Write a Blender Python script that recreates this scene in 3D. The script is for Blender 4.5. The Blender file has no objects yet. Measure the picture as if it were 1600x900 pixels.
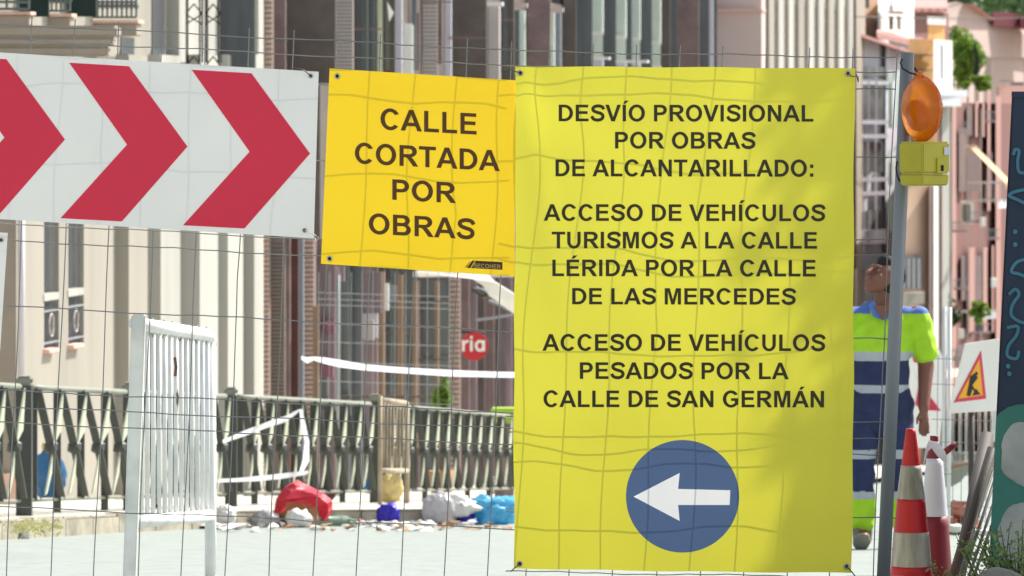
import bpy, bmesh, math, random
from mathutils import Vector, Matrix
from mathutils.geometry import tessellate_polygon
random.seed(7)
S = bpy.context.scene
C = S.collection
# ------------------------------------------------------------------ camera, sky, sun, exposure
F = 7611.0            # focal length in pixels of the 1600 px wide photograph
HZ = 194.0            # eye level row
EYE = 1.7
cam = bpy.data.cameras.new('camera'); co = bpy.data.objects.new('camera', cam); C.objects.link(co); S.camera = co
co.location = (0, 0, EYE); co.rotation_euler = (math.radians(90), 0, 0)
cam.sensor_width = 36; cam.lens = F/1600*36; cam.shift_y = -(450-HZ)/1600
cam.clip_start = .1; cam.clip_end = 6000
cam.dof.use_dof = True; cam.dof.focus_distance = 17.2; cam.dof.aperture_fstop = 12
SUN = Vector((.56, .50, .80)).normalized()       # direction towards the sun
W = bpy.data.worlds.new("World"); S.world = W; W.use_nodes = True
nt = W.node_tree; bg = nt.nodes['Background']; sky = nt.nodes.new('ShaderNodeTexSky'); sky.sky_type = 'NISHITA'
sky.sun_disc = False; sky.sun_elevation = math.asin(SUN.z); sky.sun_rotation = math.atan2(SUN.x, SUN.y)
sky.air_density = 1.0; sky.dust_density = 2.0; sky.ozone_density = 1.0
hs = nt.nodes.new('ShaderNodeHueSaturation'); hs.inputs['Saturation'].default_value = .45; nt.links.new(sky.outputs[0], hs.inputs['Color']); nt.links.new(hs.outputs[0], bg.inputs[0]); bg.inputs[1].default_value = .15
sl = bpy.data.lights.new('sun', 'SUN'); sl.energy = 5.0; sl.angle = math.radians(.55); sl.color = (1, .95, .87)
so = bpy.data.objects.new('sun', sl); C.objects.link(so); so.rotation_euler = SUN.to_track_quat('Z', 'Y').to_euler(); so.location = (20, 20, 40)
S.view_settings.view_transform = 'Standard'; S.view_settings.look = 'None'
S.view_settings.exposure = .58; S.view_settings.gamma = 1
S.render.resolution_x = 1024; S.render.resolution_y = 576

# ------------------------------------------------------------------ helpers
def at(px, py, Y):
    return Vector(((px-800)/F*Y, Y, EYE-(py-HZ)/F*Y))
def zg(Y):            # the street falls away from the camera
    if Y < 9: return .514
    if Y < 42: return 1.12-.0673*Y
    if Y < 62: return 1.12-.0673*42-.072*(Y-42)
    if Y < 260: return 1.12-.0673*42-.072*20-.067*(Y-62)
    return 1.12-.0673*42-.072*20-.067*198-.01*(Y-260)
def lin(c):
    return tuple((x/255/12.92 if x/255 <= .04045 else ((x/255+.055)/1.055)**2.4) for x in c)
MC = {}
def mat(name, col, rough=.7, var=.12, scale=6, bump=.15, metal=0, transl=0, stain=0, spec=.5, streak=False, bscale=None, trans=0, lines=None):
    """col is an sRGB 0-255 surface colour"""
    if name in MC: return MC[name]
    m = bpy.data.materials.new(name); m.use_nodes = True; MC[name] = m
    n = m.node_tree.nodes; l = m.node_tree.links; p = n['Principled BSDF']; out = n['Material Output']
    p.inputs['Roughness'].default_value = rough; p.inputs['Metallic'].default_value = metal
    p.inputs['Specular IOR Level'].default_value = spec; p.inputs['Transmission Weight'].default_value = trans
    c = lin(col)
    tc = n.new('ShaderNodeTexCoord'); mp = n.new('ShaderNodeMapping'); l.new(tc.outputs['Object'], mp.inputs[0])
    if streak: mp.inputs['Scale'].default_value = (1, 1, .12)
    nz = n.new('ShaderNodeTexNoise'); nz.inputs['Scale'].default_value = scale; nz.inputs['Detail'].default_value = 7; nz.inputs['Roughness'].default_value = .62
    l.new(mp.outputs[0], nz.inputs['Vector'])
    rp = n.new('ShaderNodeValToRGB'); l.new(nz.outputs['Fac'], rp.inputs[0])
    rp.color_ramp.elements[0].position = .3; rp.color_ramp.elements[1].position = .7
    rp.color_ramp.elements[0].color = tuple(x*(1-var) for x in c)+(1,)
    rp.color_ramp.elements[1].color = tuple(min(1, x*(1+var)) for x in c)+(1,)
    cout = rp.outputs[0]
    if stain:
        n2 = n.new('ShaderNodeTexNoise'); n2.inputs['Scale'].default_value = scale*.45; n2.inputs['Detail'].default_value = 9
        l.new(mp.outputs[0], n2.inputs['Vector'])
        r2 = n.new('ShaderNodeValToRGB'); l.new(n2.outputs['Fac'], r2.inputs[0]); r2.color_ramp.elements[0].position = .52; r2.color_ramp.elements[1].position = .68
        r2.color_ramp.elements[0].color = (0, 0, 0, 1); r2.color_ramp.elements[1].color = (stain, stain, stain, 1)
        mx = n.new('ShaderNodeMix'); mx.data_type = 'RGBA'; l.new(r2.outputs[0], mx.inputs['Factor']); l.new(cout, mx.inputs['A'])
        mx.inputs['B'].default_value = tuple(x*.35 for x in c)+(1,); cout = mx.outputs['Result']
    l.new(cout, p.inputs['Base Color'])
    if bump:
        bn = n.new('ShaderNodeBump'); bn.inputs['Strength'].default_value = bump; bn.inputs['Distance'].default_value = .01
        n3 = n.new('ShaderNodeTexNoise'); n3.inputs['Scale'].default_value = bscale or scale*6; n3.inputs['Detail'].default_value = 4
        l.new(tc.outputs['Object'], n3.inputs['Vector']); l.new(n3.outputs['Fac'], bn.inputs['Height']); l.new(bn.outputs[0], p.inputs['Normal'])
    if transl:
        tr = n.new('ShaderNodeBsdfTranslucent'); l.new(cout, tr.inputs[0]); ms = n.new('ShaderNodeMixShader'); ms.inputs[0].default_value = transl
        l.new(p.outputs[0], ms.inputs[1]); l.new(tr.outputs[0], ms.inputs[2]); l.new(ms.outputs[0], out.inputs['Surface'])
    return m
def new(name, me, parent=None, m=None):
    o = bpy.data.objects.new(name, me); C.objects.link(o)
    if m is not None and me is not None and not me.materials: me.materials.append(m)
    if parent: o.parent = parent; o.matrix_parent_inverse = parent.matrix_world.inverted()
    return o
def tag(o, label=None, cat=None, group=None, kind=None):
    if label: o['label'] = label
    if cat: o['category'] = cat
    if group: o['group'] = group
    if kind: o['kind'] = kind
    return o
def thing(name, label, cat, loc=(0, 0, 0), group=None):
    o = bpy.data.objects.new(name, None); C.objects.link(o); o.location = loc; o.empty_display_size = .2
    o.matrix_world = Matrix.Translation(loc)
    return tag(o, label, cat, group)
def mesh(vs, fs, smooth=False):
    me = bpy.data.meshes.new('m'); me.from_pydata([tuple(v) for v in vs], [], fs); me.update()
    if smooth:
        for p in me.polygons: p.use_smooth = True
    return me
def bmobj(name, bm, m, parent=None, smooth=False, recalc=True):
    if recalc: bmesh.ops.recalc_face_normals(bm, faces=bm.faces)
    me = bpy.data.meshes.new(name); bm.to_mesh(me); bm.free()
    if smooth:
        for p in me.polygons: p.use_smooth = True
    return new(name, me, parent, m)
BF = [(0, 3, 2, 1), (4, 5, 6, 7), (0, 1, 5, 4), (1, 2, 6, 5), (2, 3, 7, 6), (3, 0, 4, 7)]
def addbox(bm, p, bev=0):
    """p: 4 plan corners (x,y) ordered, z0, z1"""
    (pl, z0, z1) = p
    vs = [bm.verts.new((x, y, z0)) for x, y in pl]+[bm.verts.new((x, y, z1)) for x, y in pl]
    fs = [bm.faces.new([vs[i] for i in f]) for f in BF]
    if bev:
        bmesh.ops.recalc_face_normals(bm, faces=fs)
        es = list({e for f in fs for e in f.edges}); bmesh.ops.bevel(bm, geom=es, offset=bev, segments=2, affect='EDGES')
def rect(x0, x1, y0, y1): return [(x0, y0), (x1, y0), (x1, y1), (x0, y1)]
def cbox(name, x0, x1, y0, y1, z0, z1, m, parent=None, bev=0):
    bm = bmesh.new(); addbox(bm, (rect(x0, x1, y0, y1), z0, z1), bev); return bmobj(name, bm, m, parent)
def addtube(bm, pts, r, seg=8, cap=True, r2=None, sq=None):
    pts = [Vector(p) for p in pts]; rings = []; n = len(pts)
    for i, p in enumerate(pts):
        d = (pts[min(i+1, n-1)]-pts[max(i-1, 0)]).normalized()
        up = Vector((0, 0, 1)) if abs(d.z) < .9 else Vector((0, 1, 0))
        a = d.cross(up).normalized(); b = d.cross(a).normalized()
        rr = r if r2 is None else r+(r2-r)*i/(n-1)
        rings.append([bm.verts.new(p+(a*math.cos(t)*rr+b*math.sin(t)*rr*(sq or 1))) for t in [2*math.pi*k/seg for k in range(seg)]])
    for i in range(n-1):
        for k in range(seg):
            bm.faces.new([rings[i][k], rings[i][(k+1) % seg], rings[i+1][(k+1) % seg], rings[i+1][k]])
    if cap: bm.faces.new(rings[0]); bm.faces.new(rings[-1][::-1])
def tube(name, pts, r, m, parent=None, seg=8, **k):
    bm = bmesh.new(); addtube(bm, pts, r, seg, **k); return bmobj(name, bm, m, parent, smooth=seg > 5)
def addlathe(bm, prof, c, seg=24, ax=None):
    c = Vector(c); R = ax or Matrix.Identity(3); rings = []
    for r, z in prof:
        if r < 1e-6: rings.append([bm.verts.new(c+R@Vector((0, 0, z)))])
        else: rings.append([bm.verts.new(c+R@Vector((r*math.cos(2*math.pi*k/seg), r*math.sin(2*math.pi*k/seg), z))) for k in range(seg)])
    for a, b in zip(rings, rings[1:]):
        for k in range(seg):
            q = [a[k % len(a)], a[(k+1) % len(a)], b[(k+1) % len(b)], b[k % len(b)]]
            q = list(dict.fromkeys(q))
            if len(q) > 2: bm.faces.new(q)
def lathe(name, prof, c, m, parent=None, seg=24, ax=None, smooth=True):
    bm = bmesh.new(); addlathe(bm, prof, c, seg, ax); return bmobj(name, bm, m, parent, smooth)
def poly(name, pts, m, parent=None, thick=0, dirn=Vector((0, 1, 0))):
    """flat polygon through 3D points, given thickness along dirn"""
    n = len(pts); vs = [Vector(p) for p in pts]
    tris = tessellate_polygon([vs]); fs = [tuple(t) for t in tris]
    if thick:
        vs += [v+dirn*thick for v in vs[:n]]; fs += [tuple(i+n for i in reversed(t)) for t in tris]
        fs += [(i, (i+1) % n, (i+1) % n+n, i+n) for i in range(n)]
    me = mesh(vs, fs); bm = bmesh.new(); bm.from_mesh(me); bpy.data.meshes.remove(me); return bmobj(name, bm, m, parent)

# ------------------------------------------------------------------ ground, road, pavement
m_road = mat('road_concrete', (142, 150, 145), .9, .14, 9, .5, stain=.15, bscale=60)
m_far = mat('far_ground', (150, 145, 132), .95, .15, .02, 0)
m_pave = mat('pavement', (190, 187, 176), .9, .12, 1.5, .2, stain=.25)
m_kerb = mat('kerb_granite', (165, 158, 140), .85, .3, 5, .4, stain=.7)
ys = [-12, 0, 4, 9, 12]+list(range(15, 62, 3))+[62, 70, 90, 120, 160, 200, 260, 320, 450, 700, 1500, 4000]
def sheet(name, x0f, x1f, m, dz=0, ylist=None, nx=2):
    vs = []; fs = []; yl = ylist or ys
    for y in yl:
        for i in range(nx): 
            x = x0f(y)+(x1f(y)-x0f(y))*i/(nx-1); vs.append((x, y, zg(y)+dz))
    for j in range(len(yl)-1):
        for i in range(nx-1): a = j*nx+i; fs.append((a, a+1, a+nx+1, a+nx))
    return new(name, mesh(vs, fs), None, m)
tag(sheet('ground', lambda y: -60-y, lambda y: 60+y, m_far, -.008), kind='structure')
tag(sheet('road', lambda y: -30 if y < 30 else .127*y-34, lambda y: 9+.127*y, m_road, -.004, [y for y in ys if y <= 260]), kind='structure')
# kerb line as seen: road-side foot of the kerb
kp = [(-620, 925), (-350, 886), (-150, 860), (-60, 849), (0, 843), (100, 837), (190, 831), (330, 825), (500, 821), (650, 820), (800, 818), (950, 812), (1100, 800), (1200, 785)]
def gpt(px, py, dz=0):
    Y = 10.
    for _ in range(60):
        y2 = (EYE-zg(Y)-dz)*F/(py-HZ)
        Y = Y+(y2-Y)*.35 if abs(y2) < 900 else Y+1
    # bisection for safety
    lo, hi = 10., 250.
    f = lambda Y: HZ+(EYE-zg(Y)-dz)*F/Y-py
    for _ in range(60):
        mid = (lo+hi)/2
        if f(mid) > 0: lo = mid
        else: hi = mid
    return Vector(((px-800)/F*lo, lo, zg(lo)+dz))
K = [gpt(*q) for q in kp]
KH = .13
def along(P, step, jitter=0):
    out = [P[0]]; acc = 0; res = []
    segs = [(P[i], P[i+1]) for i in range(len(P)-1)]
    L = [((b-a).length) for a, b in segs]; tot = sum(L); n = int(tot/step)
    for i in range(n+1):
        d = i*tot/n; k = 0
        while k < len(L)-1 and d > L[k]: d -= L[k]; k += 1
        res.append(segs[k][0].lerp(segs[k][1], d/L[k]))
    return res
ks = along(K, .75)
pav = bmesh.new()
top = [pav.verts.new((p.x, p.y, zg(p.y)+KH-.012)) for p in ks]
bot = [pav.verts.new((-32, p.y, zg(p.y)+KH-.012)) for p in ks]
for i in range(len(ks)-1): pav.faces.new([top[i], top[i+1], bot[i+1], bot[i]])
e = ks[-1]; yl = [e.y, 80, 100, 150, 200, 260]; pv = [(pav.verts.new((.127*y-13-6, y, zg(y)+KH-.012)), pav.verts.new((e.x+(y-e.y)*.115, y, zg(y)+KH-.012))) for y in yl]
for a, b in zip(pv, pv[1:]): pav.faces.new([a[0], a[1], b[1], b[0]])
pavement = tag(bmobj('pavement', pav, m_pave), kind='structure')
for p in pavement.data.polygons: pass
for i in range(len(ks)-1):
    a, b = ks[i], ks[i+1]; d = (b-a); d.z = 0; d.normalize(); nn = Vector((-d.y, d.x, 0))
    if nn.x > 0: nn = -nn
    bm = bmesh.new(); g = .008; w = .14; j = random.uniform(-.006, .006)
    q = [a+d*g, b-d*g, b-d*g+nn*w, a+d*g+nn*w]
    v = [bm.verts.new((p.x, p.y, zg(p.y)-.15)) for p in q]+[bm.verts.new((p.x, p.y, zg(p.y)+KH+j)) for p in q]
    for f in BF: bm.faces.new([v[k] for k in f])
    bmesh.ops.recalc_face_normals(bm, faces=bm.faces)
    bmesh.ops.bevel(bm, geom=[e for e in bm.edges if e.verts[0].co.z > zg(e.verts[0].co.y) and e.verts[1].co.z > zg(e.verts[1].co.y)], offset=.018, segments=2, affect='EDGES')
    bmobj('kerb_stone', bm, m_kerb, pavement)

# ------------------------------------------------------------------ street front on the left
KK = 11.0; MM = .127
def sx(px, t): return (KK-t)/(MM-(px-800)/F)
def plan(s, t): return (MM*s-KK+t, s)
def zpx(y, s): return EYE-(y-HZ)/F*s
def ffin(par, name, a, b, c, y0, y1, m, t0=0, low=None, bev=0):
    """a block on the facade: end towards the camera spans a..b, street face spans b..c"""
    s0 = sx(a, t0); t = KK-(MM-(b-800)/F)*s0; s1 = (KK-t)/(MM-(c-800)/F)
    s1 = max(s1, s0+.05)
    z1 = zpx(y0, s0); z0 = zpx(y1, s0) if y1 < 900 else zg(s1)-.3
    bm = bmesh.new(); addbox(bm, ([plan(s0, t0-.05), plan(s0, t), plan(s1, t), plan(s1, t0-.05)], z0, z1), bev)
    return bmobj(name, bm, m, par)
def fwall(par, name, a, c, y0, y1, m, t=0, th=.25):
    """a piece of wall lying along the facade between columns a..c at offset t"""
    s0 = sx(a, t); s1 = sx(c, t)
    z1 = zpx(y0, s0); z0 = zpx(y1, s0) if y1 < 900 else zg(s1)-.3
    bm = bmesh.new(); addbox(bm, ([plan(s0, t-th), plan(s0, t), plan(s1, t), plan(s1, t-th)], z0, z1)); return bmobj(name, bm, m, par)
def slats(par, a, b, y0, y1, n, m, t0=0, name='louvre'):
    """horizontal shutter slats facing the camera"""
    s0 = sx(a, t0)-.02; t = KK-(MM-(b-800)/F)*s0
    me = None
    for i in range(n):
        yy = y0+(y1-y0)*(i+.5)/n; z = zpx(yy, s0); h = abs(y1-y0)/n*s0/F
        if me is None:
            bm = bmesh.new(); A = plan(s0, t0); B = plan(s0, t)
            addbox(bm, ([(0, -.05), (B[0]-A[0]+.01, -.05), (B[0]-A[0]+.01, .0), (0, .0)], -h*.35, h*.35))
            for v in bm.verts:
                if v.co.y < -.01: v.co.z -= h*.22
            bmesh.ops.recalc_face_normals(bm, faces=bm.faces); me = bpy.data.meshes.new(name); bm.to_mesh(me); bm.free(); me.materials.append(m)
        o = new(name, me, par); o.location = (A[0], A[1], z)-par.location if False else Vector((A[0], A[1], z)); o.matrix_parent_inverse = par.matrix_world.inverted()
def fbase(px, t=0): s = sx(px, t); x, y = plan(s, t); return (x, y, zg(y))

m_cream = mat('cream_render', (154, 149, 138), .85, .1, 1.0, .25, stain=.5, streak=True)
m_cream2 = mat('pale_render', (174, 173, 165), .85, .08, 1.5, .1, stain=.35, streak=True)
m_taupe = mat('shaded_taupe_stone', (158, 148, 136), .9, .08, 3, .2)  # shade is put into this tone on balcony ends and oriel base
m_pinkst = mat('pink_stone_ledge', (222, 184, 168), .85, .12, 8, .2)
m_dark = mat('dark_window_void', (66, 68, 74), .35, .25, 2, 0)
m_bar = mat('window_bar_iron', (150, 156, 164), .5, .1, 8, 0, metal=.2)
m_brail = mat('balcony_iron', (96, 106, 104), .5, .15, 8, 0)
m_iron = mat('black_iron', (44, 40, 38), .5, .15, 8, 0, metal=.3)
m_gcurt = mat('dark_green_plants', (24, 46, 42), .8, .3, 4, 0)
m_brick = mat('brick_pink', (200, 176, 164), .9, .2, 12, .3)
m_mortar = mat('brick_mortar', (118, 100, 92), .9, .1, 6, .2)
m_brown = mat('dark_shade_brown', (92, 82, 76), .5, .2, 3, .05)  # dark tone includes the shade of recessed, overhung shop windows
m_rbrown = mat('red_brown_door', (88, 52, 44), .6, .2, 4, .05)
m_mauve = mat('mauve_plaster', (132, 112, 110), .85, .25, 3, .1)
m_louv = mat('louvre_grey', (190, 182, 178), .6, .05, 3, 0)
m_louvb = mat('roller_shutter_brown', (128, 116, 108), .6, .1, 3, 0)
m_teal = mat('teal_glass', (74, 82, 84), .12, .75, 2.2, 0, spec=.9, streak=True, stain=.5)  # vertical streaks in the colour stand in for reflections in the panes
m_olive = mat('olive_glass', (108, 108, 96), .2, .3, 1.6, 0, spec=.8)
m_lav = mat('lavender_paint', (206, 204, 214), .6, .05, 3, 0)
m_white = mat('white_paint', (236, 236, 230), .6, .05, 3, .05)
m_slate = mat('slate_glass', (80, 86, 92), .15, .6, 2.0, 0, spec=.9, streak=True, stain=.4)  # streaked colour imitates reflections, as in the teal panes
m_mint = mat('pale_mint_shutter', (214, 228, 216), .6, .06, 3, 0)
m_pinkw = mat('pinkish_grey_wall', (206, 186, 180), .9, .05, 1, .1, stain=.08)
m_wood = mat('tan_timber', (150, 122, 96), .7, .15, 10, .1, streak=True)
m_bgrey = mat('blue_grey_paint', (140, 148, 158), .6, .1, 3, 0)
m_burgp = mat('faded_red_poster', (150, 96, 112), .6, .4, 4, 0)
m_poster = mat('streaked_shop_panel', (140, 122, 126), .5, .6, 3.0, 0, stain=.6, streak=True)  # mauve panel whose streaks imitate reflections on shop glass

b1 = thing('apartment_building', 'cream rendered building with barred windows and pilasters at the far left behind the railing', 'building', fbase(60))
fwall(b1, 'wall', -900, 240, 80, 999, m_cream, -.12, .5); fwall(b1, 'wall', -900, -60, -900, 95, m_cream, -.02, .3)          # back plane behind the openings
for a, c, y0, y1 in [(25, 69, 85, 999), (92, 107, 85, 999), (131, 181, 85, 999), (69, 92, 548, 999), (107, 131, 541, 999), (69, 92, 85, 300), (107, 131, 85, 300), (181, 416, 85, 999)]:
    fwall(b1, 'wall', a, c, y0, y1, m_cream, 0, .12)
ffin(b1, 'corner_pier', -150, 25, 27, 90, 999, m_taupe, bev=.01)
ffin(b1, 'plinth', -153, 27, 29, 740, 999, m_pinkst)
for a, b, c in [(181, 201, 231), (231, 251, 282), (282, 312, 341), (341, 356, 380), (382, 397, 412)]:
    ffin(b1, 'pilaster', a, b, c, 85, 999, m_cream2 if a > 181 else m_cream, bev=.008)
for (x0, x1, sy) in [(69, 92, 0), (107, 131, -7)]:
    for (y0, y1) in [(300, 460), (470, 545)]:
        w = fwall(b1, 'window', x0+1, x1, y0+sy, y1+sy, m_dark, -.1, .02)
        s = sx(x0+2, -.04); s2 = sx(x1-1, -.04)
        for k in range(6):
            q = s+(s2-s)*(k+.5)/6; p = plan(q, -.04)
            bm = bmesh.new(); addbox(bm, (rect(p[0]-.004, p[0]+.004, p[1]-.006, p[1]+.006), zpx(y1+sy, s), zpx(y0+sy, s))); bmobj('bar', bm, m_bar, w)
    fwall(b1, 'transom', x0, x1, 460+sy, 471+sy, m_cream2, .01, .1)
    for hy in (486, 536): fwall(b1, 'window_rail', x0, x1, hy+sy, hy+2.5+sy, m_bar, 0, .03)
    sw = ffin(b1, 'sill', x0-2, x0+9, x1+1, 546+sy, 553+sy, m_pinkst, bev=.01)
    bm = bmesh.new()                                             # iron flower in the window guard
    s = (sx(x0, 0)+sx(x1, 0))/2
    for k in range(14):
        a = k*.75; p0 = plan(s+math.cos(a)*.10*(1+.3*math.sin(3*a)), .0); z = zpx(508+sy, s)+math.sin(a)*.12
        p1 = plan(s+math.cos(a+.75)*.10, .0); z1 = zpx(508+sy, s)+math.sin(a+.75)*.12
        addtube(bm, [(p0[0], p0[1], z), (p1[0], p1[1], z1)], .008, 4)
    bmobj('scroll_ornament', bm, m_louv, b1)
# upper floor of the cream building
fwall(b1, 'wall', -80, 290, -90, 95, m_cream, 0, .3)
fwall(b1, 'wall', 290, 416, -90, 95, m_cream2, 0, .3)
for (a, b, c, y0, y1, n) in [(-160, 45, 53, 18, 40, 12), (75, 109, 117, 21, 45, 5), (146, 213, 222, 31, 56, 9)]:
    sl_ = ffin(b1, 'balcony_slab', a, b, c, y0+5, y1, m_taupe, bev=.01)
    ffin(b1, 'slab_lit_rim', a-1, b+3, c+3, y0, y0+5, m_pinkst)  # lighter pink rim paints the sunlit top of the slab
    s0 = sx(a, 0)-.03; t = KK-(MM-(b-800)/F)*s0
    bm = bmesh.new(); zt = zpx(-50, s0); zb = zpx(y0-4, s0)
    A = plan(s0, 0); B = plan(s0, t)
    for z in (zb, zpx(3, s0), zt): addtube(bm, [(A[0], A[1], z), (B[0], B[1], z)], .014, 6)
    bmobj('balcony_rail', bm, m_brail, b1)
    for k in range(n+1):
        x = A[0]+(B[0]-A[0])*k/n
        bm = bmesh.new(); addlathe(bm, [(.012, zb-zb), (.012, .08), (.03, .12), (.012, .16), (.012, zt-zb-.15), (.012, zt-zb)], (x, A[1], zb), 6); bmobj('baluster', bm, m_brail, b1)
for a, b in [(30, 76), (104, 150)]: ffin(b1, 'balcony_greenery', a, b, b+1, -60, 26, m_gcurt, t0=0)  # plain dark green blocks stand for plants between the balcony rails
for a, b, c, y0, y1 in [(-200, 182, 190, 40, 58), (-200, 176, 182, 58, 72), (-200, 168, 174, 72, 88)]:
    ffin(b1, 'oriel_base', a, b, c, y0, y1, m_taupe, bev=.02)
for x0, x1, y0, y1 in [(238, 258, -60, 94), (189, 210, 57, 94)]:
    w = fwall(b1, 'window', x0, x1, y0, y1, m_dark, .01, .05)
    s = sx(x0, .03); s2 = sx(x1, .03)
    for k in range(5):
        p = plan(s+(s2-s)*(k+.5)/5, .03); cbox('bar', p[0]-.007, p[0]+.007, p[1]-.02, p[1]+.02, zpx(y1, s), zpx(max(y0, y1-18), s), m_bar, w)
ffin(b1, 'pilaster', 262, 280, 290, -60, 97, m_cream2)
ffin(b1, 'window_bay', 346, 398, 400, -60, 110, m_slate)
slats(b1, 352, 396, 4, 22, 4, m_bar); slats(b1, 352, 396, 92, 108, 3, m_bar)
ffin(b1, 'pilaster', 399, 404, 412, -60, 120, m_cream2)
# black iron lattice cage in front of the bay
cage = []
for (xa, xb) in [(290, 316), (321, 345)]:
    s = sx(292, 0)-.4
    P = lambda x, y: Vector(((x-800)/F*s, s, zpx(y, s)))
    for x in (xa, (xa+3), xb-4, xb): tube('lattice_bar', [P(x, -70), P(x, 98)], .011, m_iron, b1, 5)
    for y in range(-60, 98, 82):
        tube('lattice_bar', [P(xa, y), P(xb, y+16)], .008, m_iron, b1, 4); tube('lattice_bar', [P(xb, y), P(xa, y+16)], .008, m_iron, b1, 4)
        tube('lattice_bar', [P(xa, y+82), P((xa+xb)/2, y+66)], .008, m_iron, b1, 4); tube('lattice_bar', [P(xb, y+82), P((xa+xb)/2, y+66)], .008, m_iron, b1, 4)
# downpipe
s = sx(33, .1); p = plan(s, .1); tube('downpipe', [(p[0], p[1], zpx(300, s)), (p[0], p[1], zpx(592, s))], .035, m_lav, b1, 10)

# brown shop building
b2 = thing('shop_building', 'brown and brick shop building with louvred shutters behind the yellow signs', 'building', fbase(600))
fwall(b2, 'wall', 412, 905, -90, 999, m_brown, 0, .4)
def bricks(par, a, b, y0, y1, n, mA=m_mortar, mB=m_brick, c=None):
    ffin(par, 'brick_pier', a, b, (c or b+3), y0, y1, mA)
    s0 = sx(a, 0)-.015; t = KK-(MM-(b-800)/F)*s0; A = plan(s0, 0); B = plan(s0, t); w = B[0]-A[0]
    h = (y1-y0)/n*s0/F; me = {}
    for i in range(n):
        z = zpx(y0+(y1-y0)*(i+.5)/n, s0)
        cuts = [(.01, .62), (.66, .99)] if i % 2 else [(.01, .34), (.38, .99)]
        for ci, (u, v) in enumerate(cuts):
            key = (i % 2, ci)
            if key not in me:
                bm = bmesh.new(); addbox(bm, (rect(w*u, w*v, 0, .03), -h*.36, h*.36)); bmesh.ops.recalc_face_normals(bm, faces=bm.faces)
                mm = bpy.data.meshes.new('brick'); bm.to_mesh(mm); bm.free(); mm.materials.append(mB); me[key] = mm
            o = new('brick', me[key], par); o.location = (A[0], A[1]-random.uniform(0, .006), z)
ffin(b2, 'stucco_edge', 426, 446, 447, -60, 130, m_mauve)
ffin(b2, 'shaded_panel', 446, 524, 525, -60, 130, m_brown)  # dark brown panel where the wall lies in shade
ffin(b2, 'brick_spandrel', 424, 500, 501, 130, 372, m_brown)
ffin(b2, 'shutter_backing', 524, 551, 553, -60, 130, m_louvb); slats(b2, 525, 551, -20, 130, 26, m_louv)
ffin(b2, 'glass_pane', 553, 574, 575, -60, 130, m_teal); ffin(b2, 'glass_pane', 575, 590, 598, -60, 130, m_olive)
ffin(b2, 'window_post', 598, 617, 617.5, -60, 130, m_brown)
ffin(b2, 'window_post', 618, 628, 629, -60, 130, m_lav); ffin(b2, 'roller_blind', 630, 645, 646, 37, 130, m_white, bev=.02)
ffin(b2, 'shutter_backing', 660, 683, 684, -60, 130, m_louvb); slats(b2, 661, 683, -20, 130, 24, m_louv)
ffin(b2, 'window_post', 695, 705, 706, -60, 130, m_lav); ffin(b2, 'shaded_panel', 706, 760, 761, -60, 130, m_brown)
ffin(b2, 'column', 763, 780, 782, 5, 130, m_louv); slats(b2, 764, 780, 62, 130, 12, m_white); ffin(b2, 'capital', 758, 785, 787, 3, 9, m_white)
ffin(b2, 'shaded_panel', 785, 803, 804, -60, 130, m_brown)
ffin(b2, 'window_frame', 804, 811, 812, 16, 130, m_slate); ffin(b2, 'window_frame', 812, 820, 821, 16, 130, m_mint)
ffin(b2, 'lintel', 803, 824, 825, 5, 12, m_pinkw)
for x, y0, y1, mm in [(606, -60, 110, m_olive), (648, -60, 110, m_slate), (653, 20, 110, m_mauve), (688, -60, 100, m_mauve), (723, 10, 130, m_rbrown), (742, -60, 130, m_mauve), (790, -60, 110, m_slate), (796, 20, 110, m_louv), (561, -60, 130, m_slate), (581, -60, 130, m_slate)]: ffin(b2, 'frame_strip', x, x+2.6, x+3, y0, y1, mm, t0=.08)
poly('awning_end', [at(605, 3, 62), at(615.5, 20, 62), at(608, 34, 62)], m_white, b2, .02)
for x0, x1, y in [(553, 598, 44), (664, 705, 2), (706, 760, 58), (785, 803, 30), (824, 860, 22)]: ffin(b2, 'glazing_bar', x0, x1, x1+.5, y, y+2.4, m_mauve, t0=.12)
ffin(b2, 'shaded_panel', 824, 860, 861, -60, 130, m_mauve)
ffin(b2, 'lintel', 860, 880, 881, 12, 19, m_pinkw); ffin(b2, 'window_frame', 861, 866, 867, 20, 130, m_mint); ffin(b2, 'window_frame', 868, 876, 877, 20, 130, m_bgrey)
# ground floor
bricks(b2, 412, 420, 330, 800, 60)
bricks(b2, 414, 425, -20, 125, 18)
ffin(b2, 'roller_shutter', 420, 445, 446, 372, 999, m_louvb); slats(b2, 421, 444, 380, 650, 44, m_louvb)
ffin(b2, 'door_frame', 446, 453, 454, 372, 999, m_mauve); ffin(b2, 'door', 454, 466, 467, 372, 999, m_rbrown); ffin(b2, 'door_frame', 467, 474, 475, 372, 999, m_bgrey)
bricks(b2, 475, 490, 372, 800, 56, c=494)
ffin(b2, 'shop_panel', 497, 524, 525, 372, 999, m_poster)
for a, b, mm in [(525, 545, m_teal), (546, 566, m_slate), (567, 590, m_poster), (591, 601, m_brown), (602, 612, m_slate), (613, 622, m_teal), (624, 645, m_teal), (646, 655, m_mauve), (656, 702, m_teal)]:
    ffin(b2, 'shop_window', a, b, b+.5, 372, 999, mm)
for x, w, y0, y1 in [(494.5, 3, 478, 800), (598, 3, 425, 640), (626, 3, 430, 640), (650, 2, 440, 700), (684, 2, 440, 700)]:
    ffin(b2, 'window_frame', x, x+w, x+w+.5, y0, y1, m_wood, t0=.35)
ffin(b2, 'notice', 570, 590, 590.5, 490, 528, m_lav, t0=.03); ffin(b2, 'notice', 508, 528, 528.5, 420, 440, m_poster, t0=.05)
bricks(b2, 703, 718, 432, 800, 46, c=720)
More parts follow.
